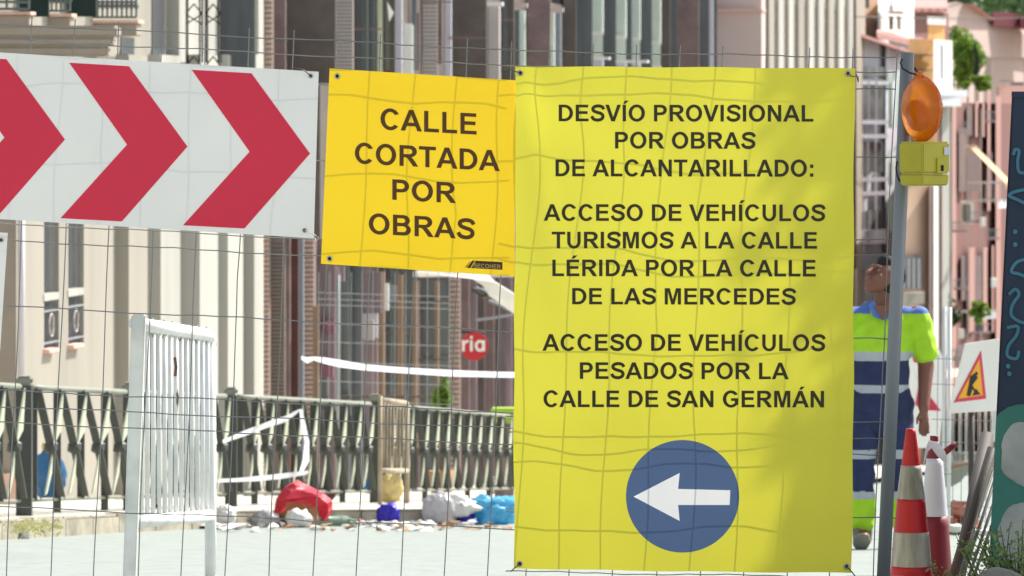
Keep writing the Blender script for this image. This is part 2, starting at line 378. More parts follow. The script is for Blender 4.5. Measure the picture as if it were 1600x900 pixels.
for a, b, mm in [(720, 733, m_mauve), (733, 745, m_poster), (745, 757, m_brown), (757, 772, m_mauve), (772, 780, m_brown), (780, 800, m_poster), (801, 830, m_mauve), (831, 900, m_mauve)]:
    ffin(b2, 'shop_front_panel', a, b, b+.5, 432, 999, mm)
ffin(b2, 'fascia', 645, 800, 801, 425, 433, m_white)

# dark bay-window building, pink wall, cream ribbed building
b3 = thing('bay_window_building', 'dark glazed bay building with pale mint shutters above the large yellow banner', 'building', fbase(1000))
fwall(b3, 'wall', 880, 1122, -90, 999, m_brown, 0, .4)
for a, b, mm in [(880, 900, m_brown), (900, 925, m_slate), (943, 962, m_slate), (978, 987, m_slate), (1000, 1018, m_slate), (1033, 1047, m_brown), (1047, 1058, m_slate), (1058, 1092, m_mauve), (1092, 1108, m_slate), (1108, 1114, m_lav), (1114, 1120, m_slate)]:
    ffin(b3, 'glass_pane', a, b, b+.5, -60, 160, mm)
for a, b, y1 in [(926, 942, 54), (963, 978, 60), (987, 1000, 63), (1019, 1032, 69)]:
    sh = ffin(b3, 'shutter', a, b, b+1, -60, y1, m_mint)
    s0 = sx(a, 0)-.03; t = KK-(MM-(b-800)/F)*s0; A = plan(s0, 0); B = plan(s0, t)
    ffin(b3, 'shutter_rail', a-1, b+.5, b+1, y1-5, y1, m_white)
    for k in range(5):
        x = A[0]+(B[0]-A[0])*(k+.5)/5; cbox('slat', x-.02, x+.02, s0-.03, s0, zpx(y1+34, s0), zpx(-60, s0), m_mint, sh)
    ffin(b3, 'window_base', a, b, b+1, y1+34, y1+60, m_lav)
for a, b, y in [(915, 952, 89), (957, 1012, 94)]: ffin(b3, 'ledge', a, b, b+2, y, y+4, m_white)
b4 = thing('pink_building', 'plain pinkish grey gable wall between dark bays and cream ribs', 'building', fbase(1160))
ffin(b4, 'wall', 1120, 1190, 1196, -90, 999, m_pinkw); ffin(b4, 'string_course', 1119, 1191, 1197, 14, 17, m_pinkst); ffin(b4, 'downpipe', 1190, 1193, 1194, -60, 300, m_lav, t0=.0)
b5 = thing('ribbed_building', 'cream building with close set tall ribs and narrow windows right of the pink wall', 'building', fbase(1270))
fwall(b5, 'wall', 1190, 1352, -90, 999, m_taupe, 0, .4)
x = 1196
for i in range(9):
    ffin(b5, 'rib', x, x+5.5, x+14, -90, 999, m_cream2 if i % 3 else m_cream)
    ffin(b5, 'window', x+13, x+16.5, x+17, 4+i*1.6, 150, m_mauve, t0=0)
    ffin(b5, 'lintel', x+10, x+17, x+17.4, -4+i*1.8, 4+i*1.8, m_cream)
    x += 15.6
ffin(b5, 'downpipe', 1334, 1337, 1338, -90, 420, m_brown, t0=.15)

# ------------------------------------------------------------------ houses farther down the street (blocks set skew to the view)
def block(par, name, x0, x1, y0, y1, Y, m, depth=6, yaw=0, base=False):
    """house mass: front from column x0 to x1, nearest at Y, turned by yaw (metres deeper at the right end)"""
    A = at(x0, y0, Y); Y1 = Y+yaw; B = at(x1, y0, Y1)
    z1 = A.z; z0 = (min(zg(Y), zg(Y1))-.5) if base else at(x0, y1, Y).z
    d = Vector((.09, 1, 0))*depth
    bm = bmesh.new(); addbox(bm, ([(A.x, A.y), (B.x, B.y), (B.x+d.x, B.y+d.y), (A.x+d.x, A.y+d.y)], z0, z1)); return bmobj(name, bm, m, par)
def roof(par, x0, y0, x1, y1, th, Y, yaw, m, depth=6, name='roof', sl=.12):
    A = at(x0, y0, Y); B = at(x1, y1, Y+yaw); d = Vector((.09, 1, 0)); A = A-d*.3; B = B-d*.3
    h = th*Y/F; bm = bmesh.new()
    q = [A, B, B+d*depth+Vector((0, 0, depth*sl)), A+d*depth+Vector((0, 0, depth*sl))]
    v = [bm.verts.new(p-Vector((0, 0, h))) for p in q]+[bm.verts.new(p) for p in q]
    for f in BF: bm.faces.new([v[k] for k in f])
    return bmobj(name, bm, m, par)
m_peach = mat('peach_wall', (216, 184, 160), .9, .06, .8, 0); m_grey = mat('pale_grey_wall', (206, 208, 214), .9, .05, .8, 0)
m_tile = mat('pink_roof_tiles', (184, 136, 128), .9, .2, 3, .1); m_tan = mat('tan_brickwork', (206, 168, 118), .9, .08, 2, 0)
m_pink = mat('pink_wall', (126, 88, 82), .9, .07, .8, 0); m_pink2 = mat('pale_pink_wall', (194, 172, 165), .9, .05, .5, 0)
m_rose = mat('rose_pier', (168, 126, 118), .9, .05, .8, 0); m_dpink = mat('brown_pink_wall', (150, 112, 104), .9, .1, .8, 0)
m_win = mat('far_window', (96, 100, 100), .3, .3, 1, 0); m_mwin = mat('far_window_mauve', (120, 98, 98), .4, .2, 1, 0); m_burg = mat('burgundy_roof', (120, 56, 66), .8, .15, 2, 0)
m_terr = mat('yellow_lintel', (226, 170, 108), .8, .1, 2, 0)

h1 = thing('town_house', 'grey and white town house with sloping tiled eave just right of the large banner', 'house', tuple(at(1370, 730, 200)))
block(h1, 'wall', 1337, 1386, 60, 0, 200, m_grey, 8, 4, True); block(h1, 'wall', 1384, 1412, 72, 0, 203, m_lav, 8, 4, True)
roof(h1, 1338, 50, 1424, 80, 5, 198.5, 6, m_tile, 8, sl=.0)
for (x0, x1, y0, y1) in [(1346, 1382, 104, 118), (1345, 1381, 122, 188), (1344, 1380, 222, 270), (1348, 1380, 330, 380), (1344, 1352, 330, 398)]:
    w = block(h1, 'window', x0, x1, y0, y1, 199.6, m_win, .3, 2.2)
    for k in range(1, 3): block(h1, 'mullion', x0+(x1-x0)*k/3-1, x0+(x1-x0)*k/3+1.5, y0, y1, 199.3, m_lav, .2, .05)
for y in (126, 188, 210, 278, 300, 400): block(h1, 'string_course', 1336, 1388, y, y+6, 199.2, m_lav, .3, 2.4)
for x in (1388, 1400):
    for y0, y1 in [(110, 200), (235, 290), (310, 360)]: block(h1, 'narrow_window', x, x+7, y0, y1, 202.6, m_mint, .3, .3)
for y in (360, 398): block(h1, 'balcony', 1338, 1384, y-30 if False else y, y+22, 198.6, m_bar if y > 390 else m_lav, .5, 2)
h2 = thing('white_house', 'white tower house with lavender windows and pink tiled lean-to roof above the grey town house', 'house', tuple(at(1400, 740, 225)))
block(h2, 'wall', 1372, 1426, -20, 0, 228, m_white, 9, 10, True); roof(h2, 1370, 50, 1447, 68, 9, 224, 8, m_tile, 3, sl=.06)
block(h2, 'eave', 1374, 1442, 56, 84, 226, m_grey, 2, 6)
for x in (1389, 1401): 
    for y0, y1 in [(-10, 16), (24, 46)]: block(h2, 'window', x, x+7, y0, y1, 227.9, m_lav if y0 < 0 else m_mwin, .3, 1.2)
block(h2, 'balcony', 1387, 1412, 17, 21, 227, m_rose, .6, 1)
h3 = thing('peach_house', 'narrow peach house top with one dark window beside the ribbed building', 'house', tuple(at(1355, 740, 235)))
block(h3, 'wall', 1336, 1374, -30, 0, 235, m_peach, 8, 3, True); block(h3, 'window', 1341, 1358, -20, 12, 234.8, m_win, .3, .8); block(h3, 'window', 1362, 1372, 32, 56, 235.8, m_mwin, .3, .8); block(h3, 'string_course', 1336, 1374, 22, 25, 234.5, m_pinkst, .3, 2.8)
h4 = thing('brown_house', 'brown walled house with a row of roof tiles beside the yellow chimney', 'house', tuple(at(1440, 740, 262)))
block(h4, 'wall', 1424, 1482, 17, 0, 262, m_dpink, 8, 5, True)
roof(h4, 1423, 12, 1480, 12, 7, 261, 5, m_tile, 5)
for k in range(9): block(h4, 'roof_tile', 1427+k*6, 1431+k*6, 14, 18, 260, m_pinkst if k % 2 else m_tile, .5, .05)
h5 = thing('yellow_house', 'yellow brick house corner with white cap, tall white window surround and grey cornice', 'house', tuple(at(1450, 735, 190)))
block(h5, 'wall', 1420, 1462, 60, 0, 190, m_tan, 6, 2, True)
block(h5, 'chimney', 1450, 1476, 36, 64, 189.5, m_terr, 1, 1.2); block(h5, 'chimney_cap', 1449, 1478, 26, 38, 189.2, m_white, 1.3, 1.4)
for y in (84, 108, 132, 300, 340, 380): block(h5, 'mortar_band', 1421, 1460, y, y+2.5, 189.8, m_cream, .2, 1.7)
block(h5, 'window_surround', 1459, 1488, 62, 150, 188.5, m_white, 1, 2.5); block(h5, 'window', 1469, 1474, 70, 124, 188.3, m_lav, .2, .1)
block(h5, 'cornice', 1462, 1512, 140, 150, 187, m_grey, 2, 3); block(h5, 'cornice', 1466, 1502, 150, 166, 187.4, m_grey, 2, 2)
block(h5, 'lower_wall', 1402, 1458, 260, 0, 187, m_peach, 3, 2, True)
for y0, y1 in [(400, 452), (250, 290), (520, 560)]:
    w = block(h5, 'window', 1402, 1440, y0, y1, 186.6, m_win, .3, 1.2)
    for k in range(5): block(h5, 'balcony_bar', 1403+k*8, 1405+k*8, y0+4, y1, 186.1, m_lav, .1, .03)
block(h5, 'balcony_slab', 1412, 1444, 458, 476, 185.5, m_cream, .8, 1)
for x, w, mm in [(1452, 5, m_mwin), (1459, 7, m_white), (1468, 3, m_win), (1472, 10, m_cream2), (1483, 5, m_win)]:
    block(h5, 'pilaster', x, x+w, 165 if x > 1465 else 290, 740, 188+(x-1452)*.08, mm, 1, .6)
h6 = thing('pink_terrace', 'pink terrace with rose piers and an awning left of the dark mural panel', 'building', tuple(at(1530, 735, 200)))
block(h6, 'wall', 1484, 1600, 160, 0, 200, m_pink, 8, 14, True)
for (x, w, y0, y1) in [(1488, 6, 150, 620), (1524, 5, 158, 214), (1535, 6, 158, 214), (1543, 5, 140, 330), (1556, 8, 150, 620), (1514, 9, 388, 520), (1536, 7, 388, 520), (1550, 7, 384, 520)]:
    block(h6, 'pier', x, x+w, y0, y1, 198.6+(x-1484)*.12, m_rose, .6, 1.6)
for (x, w, y0, y1) in [(1498, 12, 200, 300), (1512, 10, 165, 212), (1530, 5, 165, 212), (1512, 20, 238, 300), (1538, 12, 238, 310), (1523, 12, 400, 470), (1545, 5, 400, 470), (1502, 9, 400, 470), (1496, 12, 540, 610), (1520, 12, 540, 610), (1540, 10, 540, 600)]:
    block(h6, 'window', x, x+w, y0, y1, 199.2+(x-1484)*.12, m_mwin, .4, 1.0)
block(h6, 'ac_unit', 1502, 1522, 315, 350, 197, m_white, .6, .3)
block(h6, 'ac_grille', 1505, 1516, 319, 346, 196.8, m_win, .1, .2)
m_awn = mat('cream_awning', (236, 206, 160), .8, .05, 2, 0, transl=.3)
A = at(1516, 230, 195); B = at(1572, 287, 192); poly('awning', [A, at(1524, 228, 197), at(1576, 280, 194), at(1572, 296, 192), B], m_awn, h6, .08)
poly('awning_frame', [at(1508, 227, 195), at(1524, 227, 195), at(1524, 231, 195), at(1508, 231, 195)], m_louv, h6, .1)
for y, x0, x1 in [(284, 1512, 1572), (312, 1512, 1572), (486, 1494, 1560)]: block(h6, 'balcony_rail', x0, x1, y, y+3, 196, m_louv, .2, 1.5)
for y, x0, x1 in [(314, 1560, 1574), (488, 1520, 1556)]: block(h6, 'balcony_slab', x0, x1, y, y+12, 196.5, m_grey, .8, 1.5)
for k in range(9): block(h6, 'balcony_bar', 1512+k*7, 1513.5+k*7, 284, 318, 195.9, m_louv, .08, .03)
for i, (x, y, w) in enumerate([(1488, 360, 22), (1512, 345, 24), (1540, 372, 22), (1490, 450, 24), (1522, 520, 26), (1488, 560, 22), (1530, 600, 20), (1500, 205, 16), (1538, 188, 18)]):
    block(h6, 'balcony_slab', x, x+w, y, y+3, 195.5+i*.05, m_mwin, .6, .8)
    for k in range(int(w/3.5)): block(h6, 'balcony_bar', x+k*3.5, x+k*3.5+.9, y-13, y, 195.3, m_bar, .05, .02)
    block(h6, 'balcony_rail', x, x+w, y-14, y-12.5, 195.3, m_bar, .06, .2)
for x, y in [(1494, 140), (1531, 330), (1549, 425), (1498, 505)]: block(h6, 'ac_unit', x, x+9, y+10, y+24, 196, m_white, .5, .2)
for x in (1479, 1511, 1532): block(h6, 'downpipe', x, x+1.6, 170, 700, 195.8, m_louv, .1, .03)
h7 = thing('hillside_house', 'large pale pink gabled house on the slope below the wood', 'house', tuple(at(1540, 740, 330)))
block(h7, 'wall', 1476, 1600, 30, 0, 330, m_pink2, 12, 26, True)
gp = [at(1472, 36, 329), at(1474, 12, 329), at(1494, 2, 332), at(1512, 8, 336), at(1554, 34, 345), at(1640, 60, 362), at(1640, 90, 362), at(1472, 90, 329)]
poly('gable', gp, m_pink2, h7, 8); 
poly('roof', [at(1506, 6, 334), at(1520, 6, 334), at(1556, 30, 343), at(1552, 33, 343)], m_tile, h7, 3)
block(h7, 'balcony', 1479, 1508, 42, 48, 326, m_dpink, 1, 2); block(h7, 'window', 1480, 1496, 50, 62, 327, m_win, .5, 1); block(h7, 'window', 1580, 1600, 128, 134, 338, m_mwin, .5, 1)
for x in (1540, 1545): block(h7, 'roof_pipe', x, x+2.5, 88, 140, 322, m_cream, .2, .05)
h8 = thing('burgundy_roof_house', 'low house with a burgundy roof at the top right below the wood', 'house', tuple(at(1580, 740, 350)))
block(h8, 'wall', 1556, 1700, 42, 0, 365, m_pinkw, 8, 6, True); roof(h8, 1552, 18, 1594, 22, 22, 343, 3, m_burg, 8, sl=0); roof(h8, 1594, 24, 1660, 30, 18, 345, 3, m_burg, 8, sl=0)
h9 = thing('low_pink_house', 'low salmon house partly behind the navy panel top', 'house', tuple(at(1575, 740, 250)))
block(h9, 'wall', 1560, 1660, 134, 0, 250, m_rose, 8, 10, True); block(h9, 'string_course', 1561, 1584, 124, 128, 249, m_mauve, .4, 1.5)
# buildings at street level on the right behind the rubble
h10 = thing('street_corner_house', 'cream and dark striped ground floor of a house behind the roadworks sign', 'house', tuple(at(1520, 735, 150)))
block(h10, 'wall', 1478, 1600, 590, 0, 150, m_pinkst, 5, 4, True)
for k in range(9):
    block(h10, 'doorway', 1483+k*10, 1488+k*10, 640, 735, 149.5+k*.3, m_win if k % 2 else m_rbrown, .4, .3); block(h10, 'pier', 1488.5+k*10, 1491+k*10, 636, 738, 149.2+k*.3, m_cream2, .5, .3)

# hill and wood above the roofs
m_hill = mat('hill_earth', (90, 104, 66), .95, .3, .05, 0)
vs = []; fs = []
for j, (y, z) in enumerate([(420, -17), (470, 2), (560, 26), (700, 48), (1100, 90), (2500, 160)]):
    for i in range(9): vs.append((-60+i*60*(1+j*.4)-j*60, y+random.uniform(-8, 8), z+random.uniform(-2, 2)))
for j in range(5):
    for i in range(8): a = j*9+i; fs.append((a, a+1, a+10, a+9))
tag(new('hill', mesh(vs, fs, True), None, m_hill), kind='structure')
m_leafd = mat('leaf_dark', (66, 92, 50), .6, .4, 1.5, 0, transl=.3); m_leafl = mat('leaf_light', (128, 158, 62), .6, .35, 2, 0, transl=.45); m_bark = mat('bark', (104, 88, 70), .9, .3, 8, .4)
m_leafp = mat('leaf_conifer', (62, 84, 52), .6, .3, 2, 0, transl=.2)
def leafmesh(pts, size, asp=.5, droop=0):
    vs = []; fs = []
    for p in pts:
        a = Vector((random.gauss(0, 1), random.gauss(0, 1), random.gauss(0, .7)-droop)).normalized(); b = a.cross(Vector((random.gauss(0, 1), random.gauss(0, 1), random.gauss(0, 1)))).normalized()
        s = size*random.uniform(.6, 1.3); k = len(vs); p = Vector(p)
        vs += [p-a*s, p+b*s*asp, p+a*s, p-b*s*asp]; fs.append((k, k+1, k+2, k+3))
    return mesh(vs, fs)
def clump_pts(c, r, n, clumps, flat=1.):
    out = []; c = Vector(c)
    cs = []
    for _ in range(clumps):
        d = Vector((random.gauss(0, 1), random.gauss(0, 1), random.gauss(0, 1))).normalized(); cs.append((c+Vector((d.x*r[0], d.y*r[1], d.z*r[2]))*random.uniform(.35, .85), random.uniform(.22, .42)))
    for i in range(n):
        q, k = cs[i % clumps]; d = Vector((random.gauss(0, 1), random.gauss(0, 1), random.gauss(0, 1)))
        d = d.normalized()*random.uniform(.5, 1)**.5; out.append(q+Vector((d.x*r[0], d.y*r[1], d.z*r[2]))*k)
    return out
wd = []
for k in range(26):
    Yt = random.uniform(425, 520); px = 1420+k*9+random.uniform(-4, 4); zt = EYE-((-4+max(0, (px-1560)*.15))-HZ)/F*Yt
    wd += clump_pts((at(px, 0, Yt).x, Yt, zt-random.uniform(.2, 2.5)), (3.2, 3, 4.5), 300, 9)
w_ = new('wood', leafmesh(wd, .32), None, m_leafd); tag(w_, 'dark green wood covering the hill at the top right above the roofs', 'wood', kind='stuff')
def tree(name, label, c, r, trunkz, n, size, ml, clumps=16, tr=.09, cat='tree'):
    t = thing(name, label, cat, (c[0], c[1], trunkz))
    bm = bmesh.new(); cc = Vector(c)
    addtube(bm, [(c[0], c[1], trunkz-.2), (c[0]+tr*.5, c[1], trunkz+(c[2]-trunkz)*.5), (c[0], c[1], c[2])], tr, 8, r2=tr*.5)
    for k in range(6):
        a = k*1.05; addtube(bm, [(c[0], c[1], c[2]-r[2]*.8), (c[0]+math.cos(a)*r[0]*.6, c[1]+math.sin(a)*r[1]*.6, c[2]+r[2]*random.uniform(-.2, .5))], tr*.4, 5, r2=tr*.12)
    bmobj('trunk', bm, m_bark, t, True)
    new('crown', leafmesh(clump_pts(c, r, n, clumps), size), t, ml)
    return t
p = at(1512, 95, 285); tree('garden_tree', 'sunlit light green garden tree right of the yellow chimney', (p.x, p.y, p.z), (1.35, 1., 1.95), zg(285), 3400, .13, m_leafl, 26)
p = at(1496, 72, 292); tree('garden_tree', 'smaller pale green tree top beside the white window surround', (p.x, p.y, p.z), (.6, .8, 1.1), zg(292), 1300, .12, m_leafl, 8)
p = at(1524, 92, 282); tree('cypress_tree', 'dark pointed conifer in front of the light green garden tree', (p.x, p.y, p.z), (.28, .4, 1.2), zg(282), 800, .10, m_leafp, 9)
p = at(1528, 128, 280); tree('garden_shrub', 'bright green broadleaf shrub below the conifer', (p.x, p.y, p.z), (.9, .8, .5), zg(280), 1400, .14, m_leafl, 12, cat='shrub')
# shade tree to the right of the fence (its crown shades banner, lamp and panel)
random.seed(5)
CR = Vector((1.95, 16.9, .3))+SUN*5.6
tree('street_tree', 'broadleaf street tree standing out of frame right of the fence and shading it', (CR.x+.53, CR.y-.05, CR.z+.75), (1.85, .8, 2.9), zg(CR.y), 20000, .09, m_leafd, 110, .12)
cab = tube('utility_cable', [at(1337, 26, 150)+Vector((0, 0, -.0)), at(1440, 28.5, 180), at(1560, 29, 220), at(1650, 26, 260)], .02, m_iron, None, 5)
tag(cab, 'thin dark cable strung across the houses at the top right', 'cable')

# ------------------------------------------------------------------ iron railing along the pavement
m_rail = mat('railing_paint', (128, 132, 118), .5, .12, 10, .05); m_post = mat('railing_post_paint', (64, 69, 64), .55, .15, 8, .05)
m_sail = mat('sunlit_railing_paint', (176, 182, 160), .6, .1, 8, .05)  # rail paint made paler: sunlight on the flat faces put into the colour
def rxy(px):      # the railing line seen at column px
    return [p for p in (None,)][0]
RK, RM = 8.0, .127
def rs(px):
    # fitted to the photograph: columns -> distance of the railing
    T = [(-150, 31.6), (0, 34.4), (38, 35.2), (205, 38.4), (360, 41.3), (478, 43.6), (585, 46.2), (690, 50.0), (800, 55.5), (900, 61.5)]
    for (a, u), (b, v) in zip(T, T[1:]):
        if px <= b: return u+(v-u)*(px-a)/(b-a)
    return T[-1][1]
def rp(px, dz=0, off=0): Y = rs(px); return Vector(((px-800)/F*Y+off, Y, zg(Y)+KH+dz))
zb0 = .10; zt0 = .92
def railpanel(pa, pb, n, label):
    t = thing('iron_railing', label, 'railing', rp((pa+pb)/2), 'iron railings along the pavement')
    N = [rp(pa+(pb-pa)*i/6) for i in range(7)]
    tube('top_rail', [p+Vector((0, 0, zt0)) for p in N], .022, m_rail, t, 8); tube('bottom_rail', [p+Vector((0, 0, zb0)) for p in N], .016, m_rail, t, 6)
    q_ = lambda f, h, off=0: rp(pa+(pb-pa)*(f+.12)/n, zb0+(zt0-zb0)*h, off)
    for k in range(n+1):
        def bar(bm, P, Q, w=.06, d=.02):
            v = [bm.verts.new(p) for p in (P+Vector((-w/2, -d, 0)), P+Vector((w/2, -d, 0)), P+Vector((w/2, d, 0)), P+Vector((-w/2, d, 0)), Q+Vector((-w/2, -d, 0)), Q+Vector((w/2, -d, 0)), Q+Vector((w/2, d, 0)), Q+Vector((-w/2, d, 0)))]
            for f in BF: bm.faces.new([v[i] for i in f])
        if k < n:
            bm = bmesh.new(); bar(bm, q_(k, -.12 if k % 2 else 0), q_(k, 1), .055, .015); bmobj('upright', bm, m_post, t)
            e_ = min(k+1, n-.14); Mk = q_(k+(e_-k)*.53, .47, .035)
            bm = bmesh.new(); bar(bm, q_(e_, .02, .03), Mk); bar(bm, Mk, q_(k, .98, .03)); bmobj('diagonal_bar', bm, m_post, t)
            bm = bmesh.new(); bmesh.ops.create_icosphere(bm, subdivisions=1, radius=.062, matrix=Matrix.Translation(Mk)); bmobj('knob', bm, m_post, t)
        if k > 0:
            c_ = k if k < n else n-.14
            poly('lit_leaf_plate', [q_(c_, .99, .05), q_(c_-.10, .62, .05), q_(c_-.40, .50, .05), q_(c_-.30, .66, .05)], m_sail, t, .012, Vector((-1, 0, 0)))
            poly('lit_leaf_plate', [q_(c_-.46, .44, .05), q_(c_-.56, .30, .05), q_(c_-.78, .04, .05), q_(c_-.70, .06, .05), q_(c_-.50, .24, .05)], m_sail, t, .012, Vector((-1, 0, 0)))
    return t
railpanel(-148, 30, 5, 'dark green iron railing left of the first square post'); railpanel(48, 196, 4, 'dark green iron railing with blue bag behind it, nearest complete panel')
railpanel(212, 352, 5, 'dark green iron railing seen behind the white barrier'); railpanel(372, 578, 9, 'dark green iron railing behind the red bag, crossed by loose tape')
railpanel(596, 640, 3, 'short length of iron railing behind the small tan barrier'); railpanel(645, 795, 9, 'dark green iron railing behind the grey and light blue bags'); railpanel(800, 900, 5, 'iron railing hidden behind the large yellow banner')
for px, hh, lb in [(38, 1.0, 'square dark green railing post nearest the left edge'), (204, 1.0, 'square railing post behind the white barrier'), (361, 1.0, 'square dark green railing post right of the white barrier'), (586, 1.02, 'square dark green railing post beside the small tan barrier')]:
    p = rp(px); w = .056 if px < 300 else .05
    t = thing('railing_post', lb, 'post', p, 'square railing posts')
    cbox('shaft', p.x-w, p.x+w, p.y-w, p.y+w, p.z-.1, p.z+hh-.07, m_post, t, .006)
    cbox('cap', p.x-w-.008, p.x+w+.008, p.y-w-.008, p.y+w+.008, p.z+hh-.07, p.z+hh, m_rail, t, .02)

sf = thing('far_mesh_fence', 'thin pale mesh fence in front of the shop windows under the yellow square sign', 'fence', tuple(at(640, 780, 57)))
m_pw = mat('pale_wire', (170, 176, 176), .5, .1, 10, 0, metal=.2)
for k in range(13): tube('vertical_wire', [at(498+k*17, 425, 57), at(497+k*17, 775, 57)], .0035, m_pw, sf, 4)
for y in (457, 467, 476, 505, 534, 565, 595, 625): tube('horizontal_wire', [at(496, y, 57), at(704, y+7, 57)], .0035, m_pw, sf, 4)
tube('frame_post', [at(529, 430, 57), at(528, 775, 57)], .014, m_pw, sf, 6)
for i, (x0, x1, y0, y1, mm) in enumerate([(512, 538, 416, 440, m_poster), (560, 596, 425, 490, m_poster), (574, 592, 452, 484, m_lav), (600, 607, 443, 485, m_white), (613, 621, 446, 470, m_bgrey), (510, 522, 500, 520, m_burgp), (509, 520, 560, 590, m_burgp), (498, 512, 590, 640, m_teal), (667, 676, 470, 560, m_slate), (574, 584, 500, 532, m_louv)]):
    ffin(b2, 'shop_notice', x0, x1, x1+.5, y0, y1, mm, t0=.06+.012*i)
for y0, y1, x0, x1 in [(433, 437, 648, 703), (470, 473, 656, 702), (560, 563, 656, 702), (618, 622, 525, 702), (520, 522, 602, 645)]: ffin(b2, 'transom', x0, x1, x1+.5, y0, y1, m_brown, t0=.10)
# ------------------------------------------------------------------ barriers
m_wbar = mat('white_barrier_paint', (226, 228, 226), .45, .06, 9, .1, stain=.3); m_rust = mat('chipped_rust', (110, 84, 62), .9, .3, 20, .3)
m_tanb = mat('dirty_barrier_paint', (160, 146, 122), .6, .15, 9, .1, stain=.6)
def barrier(name, label, P0, P1, z0, zr, zt, n, m, wt=.022, square=False):
    """P0 near foot, P1 far foot (plan points); zr = lower rail height, zt = top rail height"""
    P0 = Vector(P0); P1 = Vector(P1); t = thing(name, label, 'barrier', ((P0.x+P1.x)/2, (P0.y+P1.y)/2, zg((P0.y+P1.y)/2)))
    g = lambda f, h: Vector((P0.x+(P1.x-P0.x)*f, P0.y+(P1.y-P0.y)*f, (zg(P0.y)+(zg(P1.y)-zg(P0.y))*f)+h))
    d = (P1-P0).normalized(); nn = Vector((-d.y, d.x, 0))
    bm = bmesh.new()
    if square:
        lean = Vector((.028, 0, 0)); a = g(0, 0); b = g(0, zt)+lean*1.2; w = .03
        v = [bm.verts.new(p) for p in (a+Vector((-w, -.02, 0)), a+Vector((w*.7, -.02, 0)), a+Vector((w*.7, .02, 0)), a+Vector((-w, .02, 0)), b+Vector((-w*.9, -.02, 0)), b+Vector((w, -.02, 0)), b+Vector((w, .02, 0)), b+Vector((-w*.9, .02, 0)))]
        for f in BF: bm.faces.new([v[i] for i in f])
        bmesh.ops.recalc_face_normals(bm, faces=bm.faces); bmesh.ops.bevel(bm, geom=bm.edges[:], offset=.007, segments=2, affect='EDGES'); bmobj('near_post', bm, m, t)
    else: addtube(bm, [g(0, 0), g(0, zt)], wt, 8); bmobj('near_post', bm, m, t, True)
    tube('far_post', [g(1, 0), g(1, zr), g(.995, zt-.05)], wt*1.15, m, t, 10)
    tube('top_rail', [g(.06, zt-.035), g(.5, zt-.035), g(.97, zt-.035), g(.995, zt-.05), g(1.0, zt-.08)], wt*1.25, m, t, 12)
    tube('lower_rail', [g(.03, zr), g(1, zr)], wt*1.2, m, t, 12)
    for k in range(n):
        f = .13+.83*k/(n-1); tube('bar', [g(f, zr), g(f, zt-.04)], wt*.44, m, t, 8)
    for f in ((0.0, 1.0) if not square else (0.0, 1.0)):
        q = g(f, .012); tube('foot', [q-nn*.28, q+nn*.28], .018, m, t, 8)
    return t, g
A = at(203, 900, 19.4); B = at(329, 900, 21.5)
bt, g = barrier('crowd_barrier', 'white steel crowd barrier with rusty chips standing obliquely behind the mesh fence', (A.x, A.y, 0), (B.x, B.y, 0), 0, .30, 1.13, 13, m_wbar, square=True)
bm = bmesh.new()
for k, (f, h, l) in enumerate([(.55, .72, .18), (.56, .55, .1), (.54, .9, .08), (.05, .62, .03), (.03, .45, .03), (.3, .35, .02)]):
    p = g(f, h)+Vector((0, -.012, 0)); addtube(bm, [p, p+Vector((.004, -.001, l*.5)), p+Vector((-.002, 0, l))], .007, 5)
tag(bmobj('rust_streaks', bm, m_rust, bt), kind='stuff')
m_tie = mat('wire_tie', (92, 92, 90), .5, .2, 10, 0, metal=.5)
for k in range(8):      # loops of wire round the top rail
    f = .16+k*.11; c = g(f, 1.13-.035); bm = bmesh.new(); a = random.uniform(-.3, .3)
    addtube(bm, [c+Vector((math.cos(q)*.005+.012*a*math.sin(q), math.cos(q)*.034, math.sin(q)*.034-(.01 if q > 3 else 0))) for q in [i*math.pi/5 for i in range(11)]], .0022, 4); bmobj('wire_loop', bm, m_tie, bt)
A = at(594, 750, 43.0); B = at(636, 750, 45.2)
barrier('crowd_barrier', 'small tan stained crowd barrier standing by the railing in the distance', (A.x, A.y, 0), (B.x, B.y, 0), 0, .42, 1.08, 8, m_tanb, .020)

# ------------------------------------------------------------------ barrier tape
m_tape = mat('white_tape', (226, 230, 236), .4, .2, 14, .4, transl=.6)
def ribbon(name, pts, w, m, parent=None, twist=0):
    vs = []; fs = []; n = len(pts)
    for i, (p, ww) in enumerate(zip(pts, w)):
        a = twist*i; u = Vector((math.sin(a)*.4, math.sin(a)*.5, math.cos(a)))*ww/2; vs += [p-u, p+u]
    for i in range(n-1): fs.append((2*i, 2*i+2, 2*i+3, 2*i+1))
    return new(name, mesh(vs, fs, True), parent, m)
T1 = [(471, 559, .03), (480, 563, .05), (490, 560, .03), (505, 563, .05), (530, 568, .06), (570, 574, .05), (620, 578, .048), (700, 583, .055), (760, 585, .05), (820, 586, .05)]
tag(ribbon('barrier_tape', [at(x, y, 41-i*.3) for i, (x, y, w) in enumerate(T1)], [w for *_, w in T1], m_tape, twist=.05), 'long white barrier tape stretched level from the brick pier to the large banner', 'tape', 'white barrier tapes')
T2 = [(348, 690, 0.031), (385, 676, 0.050), (420, 663, 0.056), (448, 654, 0.068), (462, 645, 0.062), (470, 640, 0.031)]
tag(ribbon('barrier_tape', [at(x, y, 40.5) for x, y, w in T2], [w for *_, w in T2], m_tape, twist=.2), 'crumpled white tape sloping up across the railing top', 'tape', 'white barrier tapes')
T3 = [(470, 640, 0.025), (474, 665, 0.043), (480, 690, 0.037), (478, 720, 0.056), (470, 738, 0.031)]
pts = [at(x, y, 40.4) for x, y, w in T3]; vs = []; fs = []
